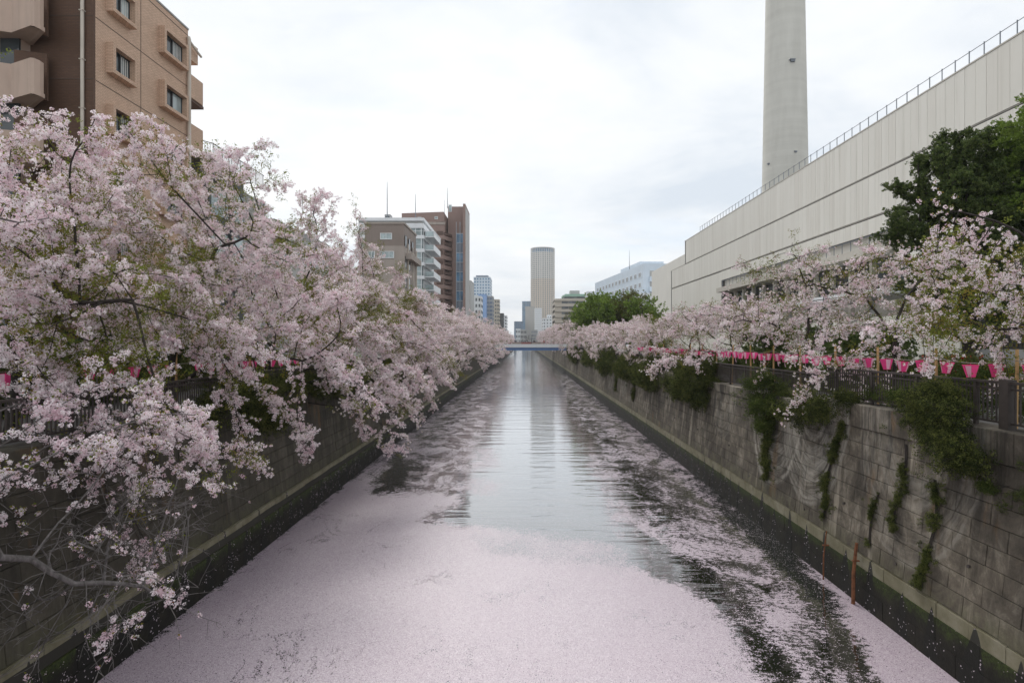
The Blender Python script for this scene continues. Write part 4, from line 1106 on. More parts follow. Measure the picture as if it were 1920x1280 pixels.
# ---- white car park canopy in front of the hall
t = thing("white_canopy", "long low white canopy roof between the blossom and the cream hall", "canopy", (0, 0, 0))
MB().box(24.4, 28.8, 38, 66, 10.25, 10.65).build("roof", M['white_paint'], t)
for y in (39, 46, 53, 60): MB().box(28.1, 28.4, y, y+0.3, 4.94, 10.24).build("column", M['white_paint'], t)
t = thing("cream_boundary_wall", "plain cream boundary wall behind the right bank planting", "wall", (0, 0, 0))
MB().box(23.0, 23.3, 30, 100, 4.8, 8.6).build("wall", M['hall'], t)

# ---- chimney
t = thing("chimney", "very tall tapering grey concrete chimney behind the cream hall", "chimney", (54.2, 118, 0))
mb = MB(); zs = np.arange(4.8, 150, 1.45); segs = 64
for i, z in enumerate(zs):
    r = 4.42-0.0172*(z-39)
    for (dz, dr) in ((0, 0), (1.36, 0), (1.38, -0.018), (1.43, -0.018)):
        for k in range(segs):
            a = 2*math.pi*k/segs; mb.v.append(((r+dr)*math.cos(a), (r+dr)*math.sin(a), z+dz))
R = len(zs)*4
for i in range(R-1):
    for k in range(segs):
        k2 = (k+1) % segs; mb.f.append((i*segs+k, i*segs+k2, (i+1)*segs+k2, (i+1)*segs+k)); mb.m.append(0)
mb.f.append(tuple((R-1)*segs+k for k in range(segs))); mb.m.append(0)
cm, nt, n, l, b = new_mat("chimney_concrete"); g = N(nt)
p = g.pos(); f = g.noise(g.scale(p, (0.5, 0.5, 0.10)), 0.8, 6, 0.6); x, y, z = g.xyz(p)
band = g.noise(g.comb(0.0, 0.0, g.math('MULTIPLY', z, 0.7)), 1.0, 2, 0.5)
c = g.ramp(g.math('ADD', g.math('MULTIPLY', f, 0.6), g.math('MULTIPLY', band, 0.4)), [(0.35, (0.50, 0.49, 0.445)), (0.62, (0.60, 0.59, 0.54))])
l.new(c, b.inputs["Base Color"]); b.inputs["Roughness"].default_value = 0.85
ch = mb.build("shaft", cm, t, smooth=False)
for (px, py, sz) in ((1485, 113, 0.55), (1490, 285, 0.3), (1436.5, 300, 0.3)):
    z = PZ(py, 114); r = 4.42-0.0172*(z-39); X = PX(px, 114)-54.2; X = max(-r*0.93, min(r*0.93, X))
    y = -math.sqrt(max(0.1, r*r-X*X))
    o = MB().box(-sz, sz, -sz*0.9, 0.3, 0, sz*0.25).box(-sz*0.6, sz*0.9, -sz*0.7, 0.2, -sz*0.7, -0.01).build("aviation_lamp", M['metal_rail'], t)
    o.location = (X, y, z)

# ---- round residential tower
t = thing("round_tower", "tall round residential tower gridded with small windows, centre distance", "building", (32.3, 970, 0))
R0, segs, ztop = 20.3, 64, 165.0
lowM = plain("peach_precast", (0.62, 0.54, 0.45), 0.8, 0.04, 0.02); upM = plain("pale_precast", (0.64, 0.62, 0.58), 0.8, 0.04, 0.02)
def cyl(r, z0, z1, n=64): return [(r*math.cos(2*math.pi*k/n), r*math.sin(2*math.pi*k/n)) for k in range(n)], z0, z1
MB().prism(*cyl(R0, 4.8, 112)).build("lower_wall", lowM, t)
MB().prism(*cyl(R0, 112.01, 157)).build("upper_wall", upM, t)
MB().prism(*cyl(R0-1.5, 157.01, 163.5)).build("top_floor", M['glass_blue'], t)
w = MB(); cols = 34
for i in range(46):
    z = 9+i*3.22
    if z > 155: break
    for k in range(cols):
        a = 2*math.pi*(k+0.5)/cols; hw = 0.29*2*math.pi/cols
        if k % 7 == 3: hw *= 0.6
        a0, a1 = a-hw*0.85, a+hw*0.85
        f = lambda a, r, z: (r*math.cos(a), r*math.sin(a), z)
        w.quad(f(a0, R0+0.06, z), f(a1, R0+0.06, z), f(a1, R0+0.06, z+1.75), f(a0, R0+0.06, z+1.75), 0)
tag(w.build("distant_windows", M['glass_grey'], t), kind="stuff")
w = MB(); w2 = MB()
for k in range(cols):
    a = 2*math.pi*k/cols; r = R0+0.25
    c, s_ = math.cos(a), math.sin(a); q = 0.45
    for (mb, z0, z1) in ((w, 5, 112), (w2, 112.01, 165)):
        mb.prism([(r*c-q*s_*-1, r*s_-q*c), (r*c-q*s_, r*s_+q*c), ((r-0.6)*c-q*s_, (r-0.6)*s_+q*c), ((r-0.6)*c+q*s_, (r-0.6)*s_-q*c)], z0, z1)
tag(w.build("lower_piers", lowM, t), kind="stuff"); tag(w2.build("upper_piers", upM, t), kind="stuff")
MB().prism(*cyl(R0-0.2, 164.0, 165)).build("crown_ring", upM, t)

# ---- bridges far down the canal
t = thing("blue_beam_bridge", "low white decked bridge on a blue steel beam crossing the canal far off", "bridge", (0, 127, 0))
MB().box(-14, 14, 0.5, 3.5, 5.62, 5.75).build("deck", M['grey_conc'], t)
MB().box(-12, 12, 0.3, 0.48, 5.0, 5.62).build("beam", M['blue_beam'], t)
MB().box(-13, 13, 0.1, 0.29, 5.66, 6.42).build("parapet", M['white_paint'], t)
MB().box(-12, 12, 3.3, 3.48, 5.0, 5.61).build("beam", M['blue_beam'], t)
t = thing("red_railed_bridge", "bridge with red railings and yellow panels behind the blue beam bridge", "bridge", (0, 172, 0))
MB().box(-15, 15, 0.4, 6, 5.3, 5.8).build("deck", M['grey_conc'], t)
MB().box(-15, 15, 0.2, 0.38, 5.75, 5.95).build("lower_rail", M['taupe_light'], t)
MB().box(-15, 15, 0.15, 0.3, 6.70, 6.8).build("top_rail", M['red_rail'], t)
rm = MB().box(-0.06, 0.06, 0.2, 0.28, 5.95, 6.75).mesh("bar", M['red_rail'])
for k in range(75): link("bar", rm, t, (-15+0.4*k, 0, 0))
for i, (x0, x1) in enumerate(((-3.5, -1.0), (-0.8, 2.2), (2.5, 5.2), (-6.8, -4.0))): MB().box(x0, x1, 0.08, 0.14, 5.98, 6.7).build("panel", M['taupe_light'] if i % 2 == 0 else M['red_rail'], t)
from mathutils import noise as mnoise
# ------------------------------------------------------------------ foliage: sprays set out on points by geometry nodes
def spray_mesh(name, mats, seed, length, n_pom, pom_r, n_fl, fl, leaf=0, bud=0, twig_r=0.004, droop=0.1, spread=0.09, tint_lo=0.0):
    """a short twig along +X with round clusters of small two-triangle petals or leaves"""
    r = np.random.default_rng(seed)
    V = []; F = []; MI = []; T = []
    def quadlet(c, nrm, size, mi, tint, fold=0.3):
        nrm = nrm/np.linalg.norm(nrm); a = np.cross(nrm, r.normal(size=3)); a /= np.linalg.norm(a)+1e-9; b = np.cross(nrm, a)
        n0 = len(V); s = size*0.5
        V.extend([c-a*s, c-b*s*0.8+nrm*s*fold, c+a*s, c+b*s*0.8+nrm*s*fold])
        F.append((n0, n0+1, n0+2)); F.append((n0, n0+2, n0+3)); MI.extend([mi, mi]); T.extend([tint]*4)
    pts = []; p = np.zeros(3); d = np.array([1.0, 0, 0])
    for i in range(7):
        pts.append(p.copy()); d = d + np.array([0, r.normal()*0.16, r.normal()*0.12-droop*0.12]); d /= np.linalg.norm(d); p = p+d*length/6
    pts = np.array(pts)
    if twig_r > 0:
        mb = MB(); mb.tube([tuple(q) for q in pts], list(np.linspace(twig_r, twig_r*0.35, 7)), 3, cap=False)
        for k in range(3):
            i = r.integers(1, 6); q = pts[i]; e = q + np.array([0.5, r.normal()*0.6, r.normal()*0.5])*length*0.3
            mb.tube([tuple(q), tuple((q+e)/2+r.normal(size=3)*0.01), tuple(e)], [twig_r*0.6, twig_r*0.5, twig_r*0.3], 3, cap=False)
        n0 = len(V); V.extend([np.array(v) for v in mb.v]); T.extend([0.5]*len(mb.v))
        for f in mb.f: F.append(tuple(n0+i for i in f)); MI.append(len(mats)-1)
    for k in range(n_pom):
        u = (k+r.uniform(0, 1))/n_pom; i = min(5, int(u*6)); w = u*6-i
        c = pts[i]*(1-w)+pts[i+1]*w + r.normal(size=3)*np.array([spread*0.4, spread, spread*0.8])
        pr = pom_r*r.uniform(0.65, 1.2); tp = r.uniform(tint_lo, 1)
        for j in range(n_fl):
            n_ = r.normal(size=3); n_ /= np.linalg.norm(n_)
            cc = c + n_*pr*r.uniform(0.55, 1.0)*np.array([1, 1, 0.85])
            quadlet(cc, n_+r.normal(size=3)*0.35, fl*r.uniform(0.8, 1.2), 0, np.clip(tp+r.normal()*0.18, 0, 1))
        for j in range(bud):
            n_ = r.normal(size=3); n_ /= np.linalg.norm(n_)
            quadlet(c+n_*pr*r.uniform(0.1, 0.75), n_, fl*0.5, 1, r.uniform(0, 1))
        for j in range(leaf):
            n_ = r.normal(size=3); n_ /= np.linalg.norm(n_); n_[2] = abs(n_[2])
            quadlet(c+n_*pr*r.uniform(0.8, 1.4), n_+r.normal(size=3)*0.5, fl*1.25, 2, r.uniform(0, 1))
    me = bpy.data.meshes.new(name); me.from_pydata([tuple(v) for v in V], [], F)
    for m_ in mats: me.materials.append(m_)
    me.polygons.foreach_set("material_index", MI)
    at = me.attributes.new("tint", 'FLOAT', 'POINT'); at.data.foreach_set("value", np.array(T, dtype=np.float32))
    me.update()
    return bpy.data.objects.new(name, me)       # only instanced; never linked on its own

B4 = [M['petal'], M['bud'], M['young_leaf'], M['bark']]
BG4 = [M['petal'], M['bud'], M['young_leaf'], M['bark_grey']]
SETS = {}
SETS['blossom'] = [spray_mesh("blossom_spray", B4, 20+i, 0.46, 13, 0.060, 20, 0.036, leaf=1 if i % 2 else 0, bud=3, droop=0.6, spread=0.06) for i in range(6)]
SETS['blossom_far'] = [spray_mesh("blossom_spray_wide", B4, 40+i, 0.65, 16, 0.085, 14, 0.060, leaf=1, bud=2, droop=0.5, spread=0.09) for i in range(5)]
SETS['sparse'] = [spray_mesh("open_blossom_spray", B4, 60+i, 0.62, 8, 0.05, 13, 0.036, leaf=4, bud=5, droop=0.3) for i in range(5)]
SETS['twig'] = [spray_mesh("nearly_bare_twig", BG4, 80+i, 0.85, 1 if i % 3 == 0 else 0, 0.05, 14, 0.036, leaf=1, bud=4, droop=0.2, twig_r=0.008, spread=0.03) for i in range(6)]
def leafset(nm, mat, seed, size, n, pom, length=0.5):
    return [spray_mesh(nm, [mat, mat, mat, M['bark']], seed+i, length, pom, 0.11, n, size, droop=0.2, spread=0.12, twig_r=0.004) for i in range(4)]
SETS['young'] = leafset("young_leaf_spray", M['young_leaf'], 100, 0.045, 8, 8)
SETS['dark'] = leafset("dark_leaf_spray", M['dark_leaf'], 120, 0.085, 15, 9, 0.6)
SETS['fresh'] = leafset("fresh_leaf_spray", M['fresh_leaf'], 140, 0.08, 14, 9, 0.6)
SETS['olive'] = leafset("olive_leaf_spray", M['olive_leaf'], 160, 0.08, 12, 8, 0.6)
SETS['ivy'] = leafset("ivy_spray", M['ivy_leaf'], 180, 0.055, 14, 8, 0.32)
SETS['shrub'] = leafset("shrub_spray", M['ivy_leaf'], 200, 0.042, 12, 9, 0.40)
SETS['shrub_fresh'] = leafset("fresh_shrub_spray", M['weed_leaf'], 220, 0.042, 12, 9, 0.40)
SETS['flower'] = [spray_mesh("azalea_spray", [M['red_flower'], M['red_flower'], M['ivy_leaf'], M['bark']], 240+i, 0.3, 4, 0.06, 8, 0.05, leaf=4) for i in range(2)]

GROUPS = {}
def scatter_group(key):
    if key in GROUPS: return GROUPS[key]
    ng = bpy.data.node_groups.new("scatter_"+key, 'GeometryNodeTree')
    ng.interface.new_socket("Geometry", in_out='INPUT', socket_type='NodeSocketGeometry')
    ng.interface.new_socket("Geometry", in_out='OUTPUT', socket_type='NodeSocketGeometry')
    n, l = ng.nodes, ng.links
    gi, go = n.new("NodeGroupInput"), n.new("NodeGroupOutput")
    iop = n.new("GeometryNodeInstanceOnPoints"); join = n.new("GeometryNodeJoinGeometry")
    for o in SETS[key]:
        oi = n.new("GeometryNodeObjectInfo"); oi.inputs["Object"].default_value = o; oi.inputs["As Instance"].default_value = True
        l.new(oi.outputs["Geometry"], join.inputs[0])
    l.new(gi.outputs[0], iop.inputs["Points"]); l.new(join.outputs[0], iop.inputs["Instance"])
    iop.inputs["Pick Instance"].default_value = True
    def attr(nm, ty, sock):
        a = n.new("GeometryNodeInputNamedAttribute"); a.data_type = ty; a.inputs["Name"].default_value = nm
        return [s for s in a.outputs if s.name == "Attribute" and s.enabled][0]
    l.new(attr("pick", 'INT', None), iop.inputs["Instance Index"])
    e2r = n.new("FunctionNodeEulerToRotation"); l.new(attr("rot", 'FLOAT_VECTOR', None), e2r.inputs[0]); l.new(e2r.outputs[0], iop.inputs["Rotation"])
    l.new(attr("size", 'FLOAT', None), iop.inputs["Scale"])
    l.new(iop.outputs[0], go.inputs[0])
    GROUPS[key] = ng
    return ng
def scatter_mesh(name, key, pts, dirs, sizes, seed=0, roll=0.5):
    r = np.random.default_rng(seed); pts = np.asarray(pts, float); n = len(pts); dirs = np.asarray(dirs, float)
    dirs = dirs/np.maximum(1e-6, np.linalg.norm(dirs, axis=1))[:, None]
    rot = np.stack([r.normal(size=n)*roll, -np.arcsin(np.clip(dirs[:, 2], -1, 1)), np.arctan2(dirs[:, 1], dirs[:, 0])], 1)
    me = bpy.data.meshes.new(name); me.vertices.add(n); me.vertices.foreach_set("co", pts.astype(np.float32).ravel())
    a = me.attributes.new("rot", 'FLOAT_VECTOR', 'POINT'); a.data.foreach_set("vector", rot.astype(np.float32).ravel())
    a = me.attributes.new("size", 'FLOAT', 'POINT'); a.data.foreach_set("value", np.asarray(sizes, dtype=np.float32))
    a = me.attributes.new("pick", 'INT', 'POINT'); a.data.foreach_set("value", r.integers(0, len(SETS[key]), n).astype(np.int32))
    me.update()
    return me
def scatter(name, key, pts, dirs, sizes, parent, seed=0, roll=0.5):
    if len(pts) == 0: return None
    o = link(name, scatter_mesh(name, key, pts, dirs, sizes, seed, roll), parent)
    md = o.modifiers.new("scatter", 'NODES'); md.node_group = scatter_group(key)
    return tag(o, kind="stuff")

# ------------------------------------------------------------------ growing a tree towards points in its crown
def grow(seed_lines, attr, D=0.33, di=3.0, dk=0.55, iters=90, rng=None, lift=0.0):
    nodes = []; par = []
    for ln in seed_lines:
        ln = [np.array(p, float) for p in ln]
        if nodes:
            d = [np.linalg.norm(q-ln[0]) for q in nodes]; last = int(np.argmin(d))
        else: nodes.append(ln[0]); par.append(-1); last = 0
        for a, b in zip(ln[:-1], ln[1:]):
            k = max(1, int(np.linalg.norm(b-a)/D))
            for i in range(1, k+1):
                w = rng.normal(size=3)*0.035
                nodes.append(a+(b-a)*i/k+w); par.append(last); last = len(nodes)-1
    A = np.asarray(attr, float); nd = np.array(nodes)
    best = np.full(len(A), 1e9); bi = np.zeros(len(A), int)
    def upd(lo):
        nonlocal best, bi
        new = nd[lo:]
        d = np.linalg.norm(A[:, None, :]-new[None], axis=2); j = d.argmin(1); m = d[np.arange(len(A)), j]
        k = m < best; best = np.where(k, m, best); bi = np.where(k, j+lo, bi)
    upd(0); alive = np.ones(len(A), bool)
    for it in range(iters):
        act = alive & (best < di*(3 if it < 12 else 1))
        if not act.any(): break
        vec = A[act]-nd[bi[act]]; vec /= np.linalg.norm(vec, axis=1)[:, None]+1e-9
        idx = bi[act]; u, inv = np.unique(idx, return_inverse=True)
        s = np.zeros((len(u), 3)); np.add.at(s, inv, vec)
        s += rng.normal(size=s.shape)*0.25 + np.array([0, 0, lift])
        s /= np.linalg.norm(s, axis=1)[:, None]+1e-9
        new = nd[u]+s*D
        dd = np.linalg.norm(new[:, None]-nd[None, -400:], axis=2).min(1) if len(nd) else np.ones(len(new))
        keep = dd > D*0.25
        new, u = new[keep], u[keep]
        if len(new) == 0: break
        lo = len(nd); nd = np.vstack([nd, new]); par += list(u)
        upd(lo); alive &= best > dk
        best = np.where(alive, best, 1e9)
    par = np.array(par); n = len(nd)
    kids = [[] for _ in range(n)]
    for i, p_ in enumerate(par):
        if p_ >= 0: kids[p_].append(i)
    for _ in range(2):
        m = nd.copy()
        for i in range(1, n):
            if len(kids[i]) == 1 and par[i] > 0: m[i] = nd[i]*0.5+(nd[par[i]]+nd[kids[i][0]])*0.25
        nd = m
    return nd, par, kids
def radii(nd, par, kids, r0, e):
    n = len(nd); r = np.zeros(n)
    for i in range(n-1, -1, -1):     # a child always comes after its parent
        r[i] = r0 if not kids[i] else (sum(r[k]**e for k in kids[i]))**(1/e)
    return r
def branch_mesh(nd, par, kids, r, mat, name, rmin=0.0, grey=None):
    mb = MB(); n = len(nd); done = np.zeros(n, bool); stack = [0]
    while stack:
        s = stack.pop(); chain = [par[s]] if par[s] >= 0 else []; i = s
        while True:
            chain.append(i); done[i] = True
            ks = sorted(kids[i], key=lambda k: -r[k])
            if not ks: break
            for k in ks[1:]: stack.append(k)
            i = ks[0]
        rr = [r[j] for j in chain]
        if par[s] >= 0: rr[0] = min(rr[1]*1.15, r[chain[0]])
        if max(rr) < rmin or len(chain) < 2: continue
        m = max(rr); sides = 10 if m > 0.12 else (6 if m > 0.035 else 4 if m > 0.015 else 3)
        mb.tube([tuple(nd[j]) for j in chain], [max(0.0035, q) for q in rr], sides, cap=m > 0.05)
    return mb.mesh(name, mat, smooth=True)
def ell_points(rng, n, c, rad, shell=0.5, flat=0.0):
    v = rng.normal(size=(n, 3)); v /= np.linalg.norm(v, axis=1)[:, None]
    return np.array(c)+v*(rng.uniform(0, 1, n)**(1/3.0*(1-shell)+0.0001))[:, None]*np.array(rad)
def clumpy(rng, ells, n_cl, per, sig, shell=0.55):
    out = []; w = np.array([e[2] for e in ells], float); w /= w.sum()
    for (c, rad, wt), k in zip(ells, rng.multinomial(n_cl, w)):
        if k == 0: continue
        cs = ell_points(rng, k, c, rad, shell)
        for q in cs: out.append(q+rng.normal(size=(per, 3))*np.array([sig, sig, sig*0.55]))
    return np.vstack(out)

def boughs(rng, ells, n, origin, per_m=10.0, lat=0.26, vert=0.10):
    w = np.array([e[2] for e in ells], float); w /= w.sum(); out = []
    O = np.array(origin, float)
    for (c, rad, wt), k in zip(ells, rng.multinomial(n, w)):
        for _ in range(k):
            E = ell_points(rng, 1, c, rad, 0.72)[0]
            S = O+np.array([rng.normal()*0.3, rng.normal()*0.3, rng.uniform(-0.2, 0.9)])
            dv = E-S; L = np.linalg.norm(dv)
            if L < 1.2: continue
            C = S+dv*0.55+np.array([0, 0, 0.26*L*(0.4 if E[2] > S[2]+2.5 else 1.0)])+rng.normal(size=3)*0.3
            u0 = max(0.36, 1-2.7/L); m = int(L*(1-u0)*per_m)
            u = rng.uniform(u0, 1.0, m)[:, None]
            q = (1-u)**2*S+2*u*(1-u)*C+u*u*E
            hd = np.array([-dv[1], dv[0], 0]); hd /= np.linalg.norm(hd)+1e-9
            q = q+hd*(rng.normal(size=(m, 1))*lat*(0.6+0.9*np.sin(math.pi*np.clip(u, 0, 1))))+rng.normal(size=(m, 3))*np.array([0.06, 0.06, vert])
            out.append(q)
    return np.vstack(out)

def cherry(name, label, base, ells, limbs, n_cl=70, seed=1, group=None, trunk_r=0.24, density=1.0, leafy=0.12, key='blossom', side=-1, size=1.0, zbare=None, r0=0.0055, D=0.27, sparse=0.15, sig=0.45, gap=-0.30, bough=True, thin_r=0.020, wood=None):
    """everything is in coordinates relative to the foot of the trunk"""
    rng = np.random.default_rng(seed)
    t = thing(name, label, "tree", base, group)
    attr = boughs(rng, ells, int(n_cl*0.56), limbs[0][-1]) if bough else clumpy(rng, ells, n_cl, 11, sig)
    attr = attr[attr[:, 2] > -4.6]
    nd, par, kids = grow(limbs, attr, D=D, rng=rng, dk=D*1.5)
    r = radii(nd, par, kids, r0, 2.15); r *= min(1.6, max(0.28 if wood else 0.6, trunk_r/r[0]))
    trunkflare = np.clip(1.0-np.maximum(nd[:, 2], 0)/0.5, 0, 1)*(np.hypot(nd[:, 0], nd[:, 1]) < 0.6)
    rr = r*(1+0.5*trunkflare)
    link("trunk", branch_mesh(nd, par, kids, rr, wood or M['bark'], "trunk"), t)
    # blossom on all thin wood
    n = len(nd); thin = np.where((r < thin_r) & (par >= 0))[0]
    P_, Dv, S_, kind, LP, LD = [], [], [], [], [], []
    for i in thin:
        d = nd[i]-nd[par[i]]; d /= np.linalg.norm(d)+1e-9
        bare = zbare is not None and zbare(nd[i]+np.array(base), rng)
        tip = not kids[i]
        q = Vector(nd[i]+np.array(base))
        nz = mnoise.noise(q*0.42)+0.55*mnoise.noise(q*1.05+Vector((5, 1, 2)))
        if nz < gap:
            if rng.random() < 0.5: LP.append(nd[i]); LD.append(d)
            if rng.random() < 0.80: continue
        m = (2.2 if tip else 1.25)*density
        k = int(m)+(rng.random() < m-int(m))
        for _ in range(k):
            dv = d*0.9+rng.normal(size=3)*0.6+np.array([0, 0, -0.08])
            P_.append(nd[i]+rng.normal(size=3)*0.05); Dv.append(dv); S_.append(size*rng.uniform(0.75, 1.2)); kind.append(1 if bare else (2 if rng.random() < sparse else 0))
    P_, Dv, S_, kind = map(np.array, (P_, Dv, S_, kind))
    scatter("blossom", key, P_[kind == 0], Dv[kind == 0], S_[kind == 0], t, seed)
    if (kind == 1).any(): scatter("bare_twigs", 'twig', P_[kind == 1], Dv[kind == 1], S_[kind == 1], t, seed+1)
    if (kind == 2).any(): scatter("open_blossom", 'sparse', P_[kind == 2], Dv[kind == 2], S_[kind == 2]*1.1, t, seed+2)
    # young leaves, more of them inside the crown
    lim = (r < 0.07) & (r > 0.007) & (par >= 0); ii = np.where(lim)[0]
    if LP: scatter("leaf_patches", 'young', np.array(LP)+rng.normal(size=(len(LP), 3))*0.08, np.array(LD)+rng.normal(size=(len(LP), 3))*0.5, rng.uniform(0.7, 1.3, len(LP))*size, t, seed+5)
    nl = int(len(P_)*leafy)
    if nl and len(ii):
        lc = clumpy(rng, ells, max(4, nl//34), 1, 0.2, 0.0)        # leaves come in patches
        d = np.linalg.norm(nd[ii][:, None]-lc[None], axis=2).min(1)
        w = np.exp(-(d/0.75)**2)+0.03; w /= w.sum()
        pick = rng.choice(ii, nl, p=w)
        scatter("young_leaves", 'young', nd[pick]+rng.normal(size=(nl, 3))*0.16, rng.normal(size=(nl, 3))+np.array([0, 0, 0.3]), rng.uniform(0.7, 1.3, nl)*size, t, seed+3)
    return t

LG, RG = "flowering cherry trees along the left bank", "flowering cherry trees along the right bank"
def left_ells(top=9.0, out=6.6, low=-1.6, w=4.2, back=3.5):
    # x grows towards the canal; z from the foot of the trunk (4.9 above the water)
    cz = (top+2.8)/2
    return [((-0.5, 0, cz), (back+0.4, w, (top-2.8)/2), 4.4),
            ((out*0.42, 0, 3.2), (out*0.44, w*0.95, min(2.5, (top-2.2)*0.5)), 3.8),
            ((out*0.72, 0.2, low*0.3+0.9), (out*0.30, w*0.9, 1.6-low*0.62), 2.2),
            ((-2.2, 0, 3.4), (2.2, w*0.8, 1.6), 0.8)]
def trunk_line(lean=0.3, h=1.9, wob=0.1):
    return [(0, 0, -0.1), (lean*0.3, wob, h*0.5), (lean, -wob, h)]
# L0: stands just out of frame; its half bare lower boughs reach into the near corner
def bare0(p, rng): return p[2] < 5.0 and rng.random() < (0.93 if p[2] < 3.9 else 0.55)
ell0 = [((1.2, 2.2, 4.6), (2.4, 3.0, 1.6), 1.2), ((2.6, 5.6, 0.6), (1.5, 1.5, 1.0), 1.1), ((3.2, 4.9, -1.9), (1.9, 1.3, 1.0), 3.4)]
cherry("cherry_tree", "cherry tree whose half bare grey boughs hang low over the left wall's near end", (-11.2, 5.6, GZ), ell0,
       [trunk_line(0.6, 1.6), [(0.6, 0, 1.6), (1.7, 1.6, 1.5), (2.5, 2.7, 0.5), (2.9, 3.4, -1.3), (3.5, 4.2, -2.0), (4.1, 4.6, -2.2), (4.8, 5.1, -2.8)], [(0.6, 0, 1.6), (1.8, 2.0, 3.6), (3.2, 4.0, 4.2)]],
       trunk_r=0.085, wood=M['bark_grey'], n_cl=66, bough=False, D=0.33, seed=3, group=LG, density=1.0, leafy=0.0, zbare=bare0, sparse=0.25, gap=-9)
def bare1(p, rng): return p[2] < 3.6 and p[1] < 15 and rng.random() < 0.6
spec = [  # y, x, top, out, low, width, seed, clusters, trunk extra limbs
 (12.7, -11.5, 8.3, 4.9, -2.9, 3.4, 5, 112, [[(0.3, 0, 1.9), (-0.9, 0.4, 3.6), (-1.0, 0.2, 5.6)], [(0.3, 0, 1.9), (1.6, -0.4, 2.9), (3.2, -0.6, 3.0)]],
  "cherry tree nearest on the left bank, upper boughs crossing the beige balconies"),
 (17.6, -11.05, 9.1, 6.6, -2.4, 4.0, 7, 138, [[(0.1, 0, 0.5), (1.0, 0.3, 1.35), (2.4, 0.6, 1.65), (4.2, 0.9, 1.45)], [(0.2, 0, 1.9), (-0.45, 0.1, 3.2), (-2.2, -0.3, 4.4)], [(0.2, 0, 1.9), (0.7, 0.2, 3.2), (1.3, 0.4, 5.0), (2.4, 0.6, 5.6)]],
  "cherry tree with a thick forked trunk and one arched low limb before the brick flats"),
 (24.6, -11.2, 10.9, 7.2, -2.6, 4.4, 9, 138, [], "wide cherry tree before the charcoal house, branch tips standing up against the sky"),
 (32.0, -11.2, 11.0, 8.2, -2.9, 4.6, 13, 135, [[(0.3, 0, 1.9), (1.5, 0, 3.6), (2.8, 0.2, 4.6)]], "cherry tree reaching farthest over the petals, left bank, below the taupe flats"),
 (40.0, -11.2, 9.6, 6.6, -2.4, 4.6, 17, 120, [], "cherry tree on the left bank below the white balcony flats"),
]
for (y, x, top, out, low, w, seed, ncl, limbs, lab) in spec:
    cherry("cherry_tree", lab, (x, y, GZ), left_ells(top, out, low, w), [trunk_line(0.3)]+limbs, n_cl=ncl, seed=seed, group=LG, density=1.12 if y < 30 else 1.0,
           leafy=0.42, zbare=bare1 if y < 14 else None, key='blossom' if y < 36 else 'blossom_far', size=1.0, sparse=0.10)
# three mid distance kinds, copied down both banks
midL = [cherry("cherry_tree", None, (-11.2, 48.0+i, GZ), left_ells(7.0+0.35*i, 5.3, -1.7, 4.8), [trunk_line(0.3)], n_cl=84, seed=31+i, group=LG, density=1.0, leafy=0.12, key='blossom_far', size=0.95, D=0.40, sparse=0.08, gap=-0.15) for i in range(3)]
def right_ells(top=5.9, out=4.6, low=0.3, w=3.8):
    cz = (top+2.2)/2
    return [((0.4, 0, cz), (4.2, w, (top-2.2)/2), 4.6), ((-out*0.55, 0, 2.6), (out*0.5, w*0.9, 1.4), 2.6), ((-out*0.78, 0, low+0.8), (out*0.27, w*0.8, 1.0), 1.0), ((2.4, 0, 3.2), (2.0, w*0.7, 1.2), 0.8)]
midR = [cherry("cherry_tree", None, (11.4, 48.0+i, GZ), right_ells(4.6+0.25*i, 4.2, 0.1, 4.4), [trunk_line(-0.3)], n_cl=70, seed=41+i, group=RG, density=1.0, leafy=0.14, key='blossom_far', size=0.95, D=0.40, sparse=0.12, gap=-0.15) for i in range(3)]
def place_row(protos, x, ys, texts, group, zs):
    used_ = set()
    for i, y in enumerate(ys):
        k = i % 3
        if k not in used_: o = protos[k]; used_.add(k)
        else: o = copy_tree(protos[k])
        s = zs[i]
        o.location = (x+random.uniform(-0.3, 0.3), y, GZ)
        flip = i % 2
        o.rotation_euler = (0, 0, random.uniform(-0.25, 0.25)); o.scale = (min(s, 1.05)*(1.45 if (x < 0 and y > 75) else (1.2 if (x < 0 and y > 60) else 1.0)), s, s*random.uniform(0.95, 1.04))
        o["label"] = texts[i]; o["group"] = group
ysL = [47.8, 55.5, 63.5, 71.5, 80, 89, 98, 107, 116, 134, 146, 158, 182, 196, 212, 230, 250, 275, 300, 330]
tl = ["rounded pink cherry tree, " + ORD[i+6] + " from the near end of the left bank row" for i in range(len(ysL)-3)] + ["tiny far cherry tree, " + ORD[i] + " of the last three on the left bank" for i in range(3)]
place_row(midL, -11.2, ysL, tl[:len(ysL)], LG, [1.0, 1.0, 1.02, 0.98, 1.04, 1.0, 1.05, 1.08, 1.1, 1.1, 1.1, 1.12, 1.12, 1.15, 1.15, 1.2, 1.2, 1.2, 1.25, 1.3])
ysR = [46, 54, 62.5, 71, 80, 89, 98, 108, 118, 136, 148, 160, 184, 200, 218, 238, 260, 290, 320]
tr_ = ["low spreading pale cherry tree, " + ORD[i+5] + " from the near end of the right bank row" for i in range(len(ysR)-3)] + ["tiny far cherry tree, " + ORD[i] + " of the last three on the right bank" for i in range(3)]
place_row(midR, 11.4, ysR, tr_[:len(ysR)], RG, [0.95, 0.97, 1.0, 1.0, 1.05, 1.12, 1.25, 1.4, 1.5, 1.55, 1.6, 1.6, 1.65, 1.7, 1.7, 1.75, 1.8, 1.8, 1.9])
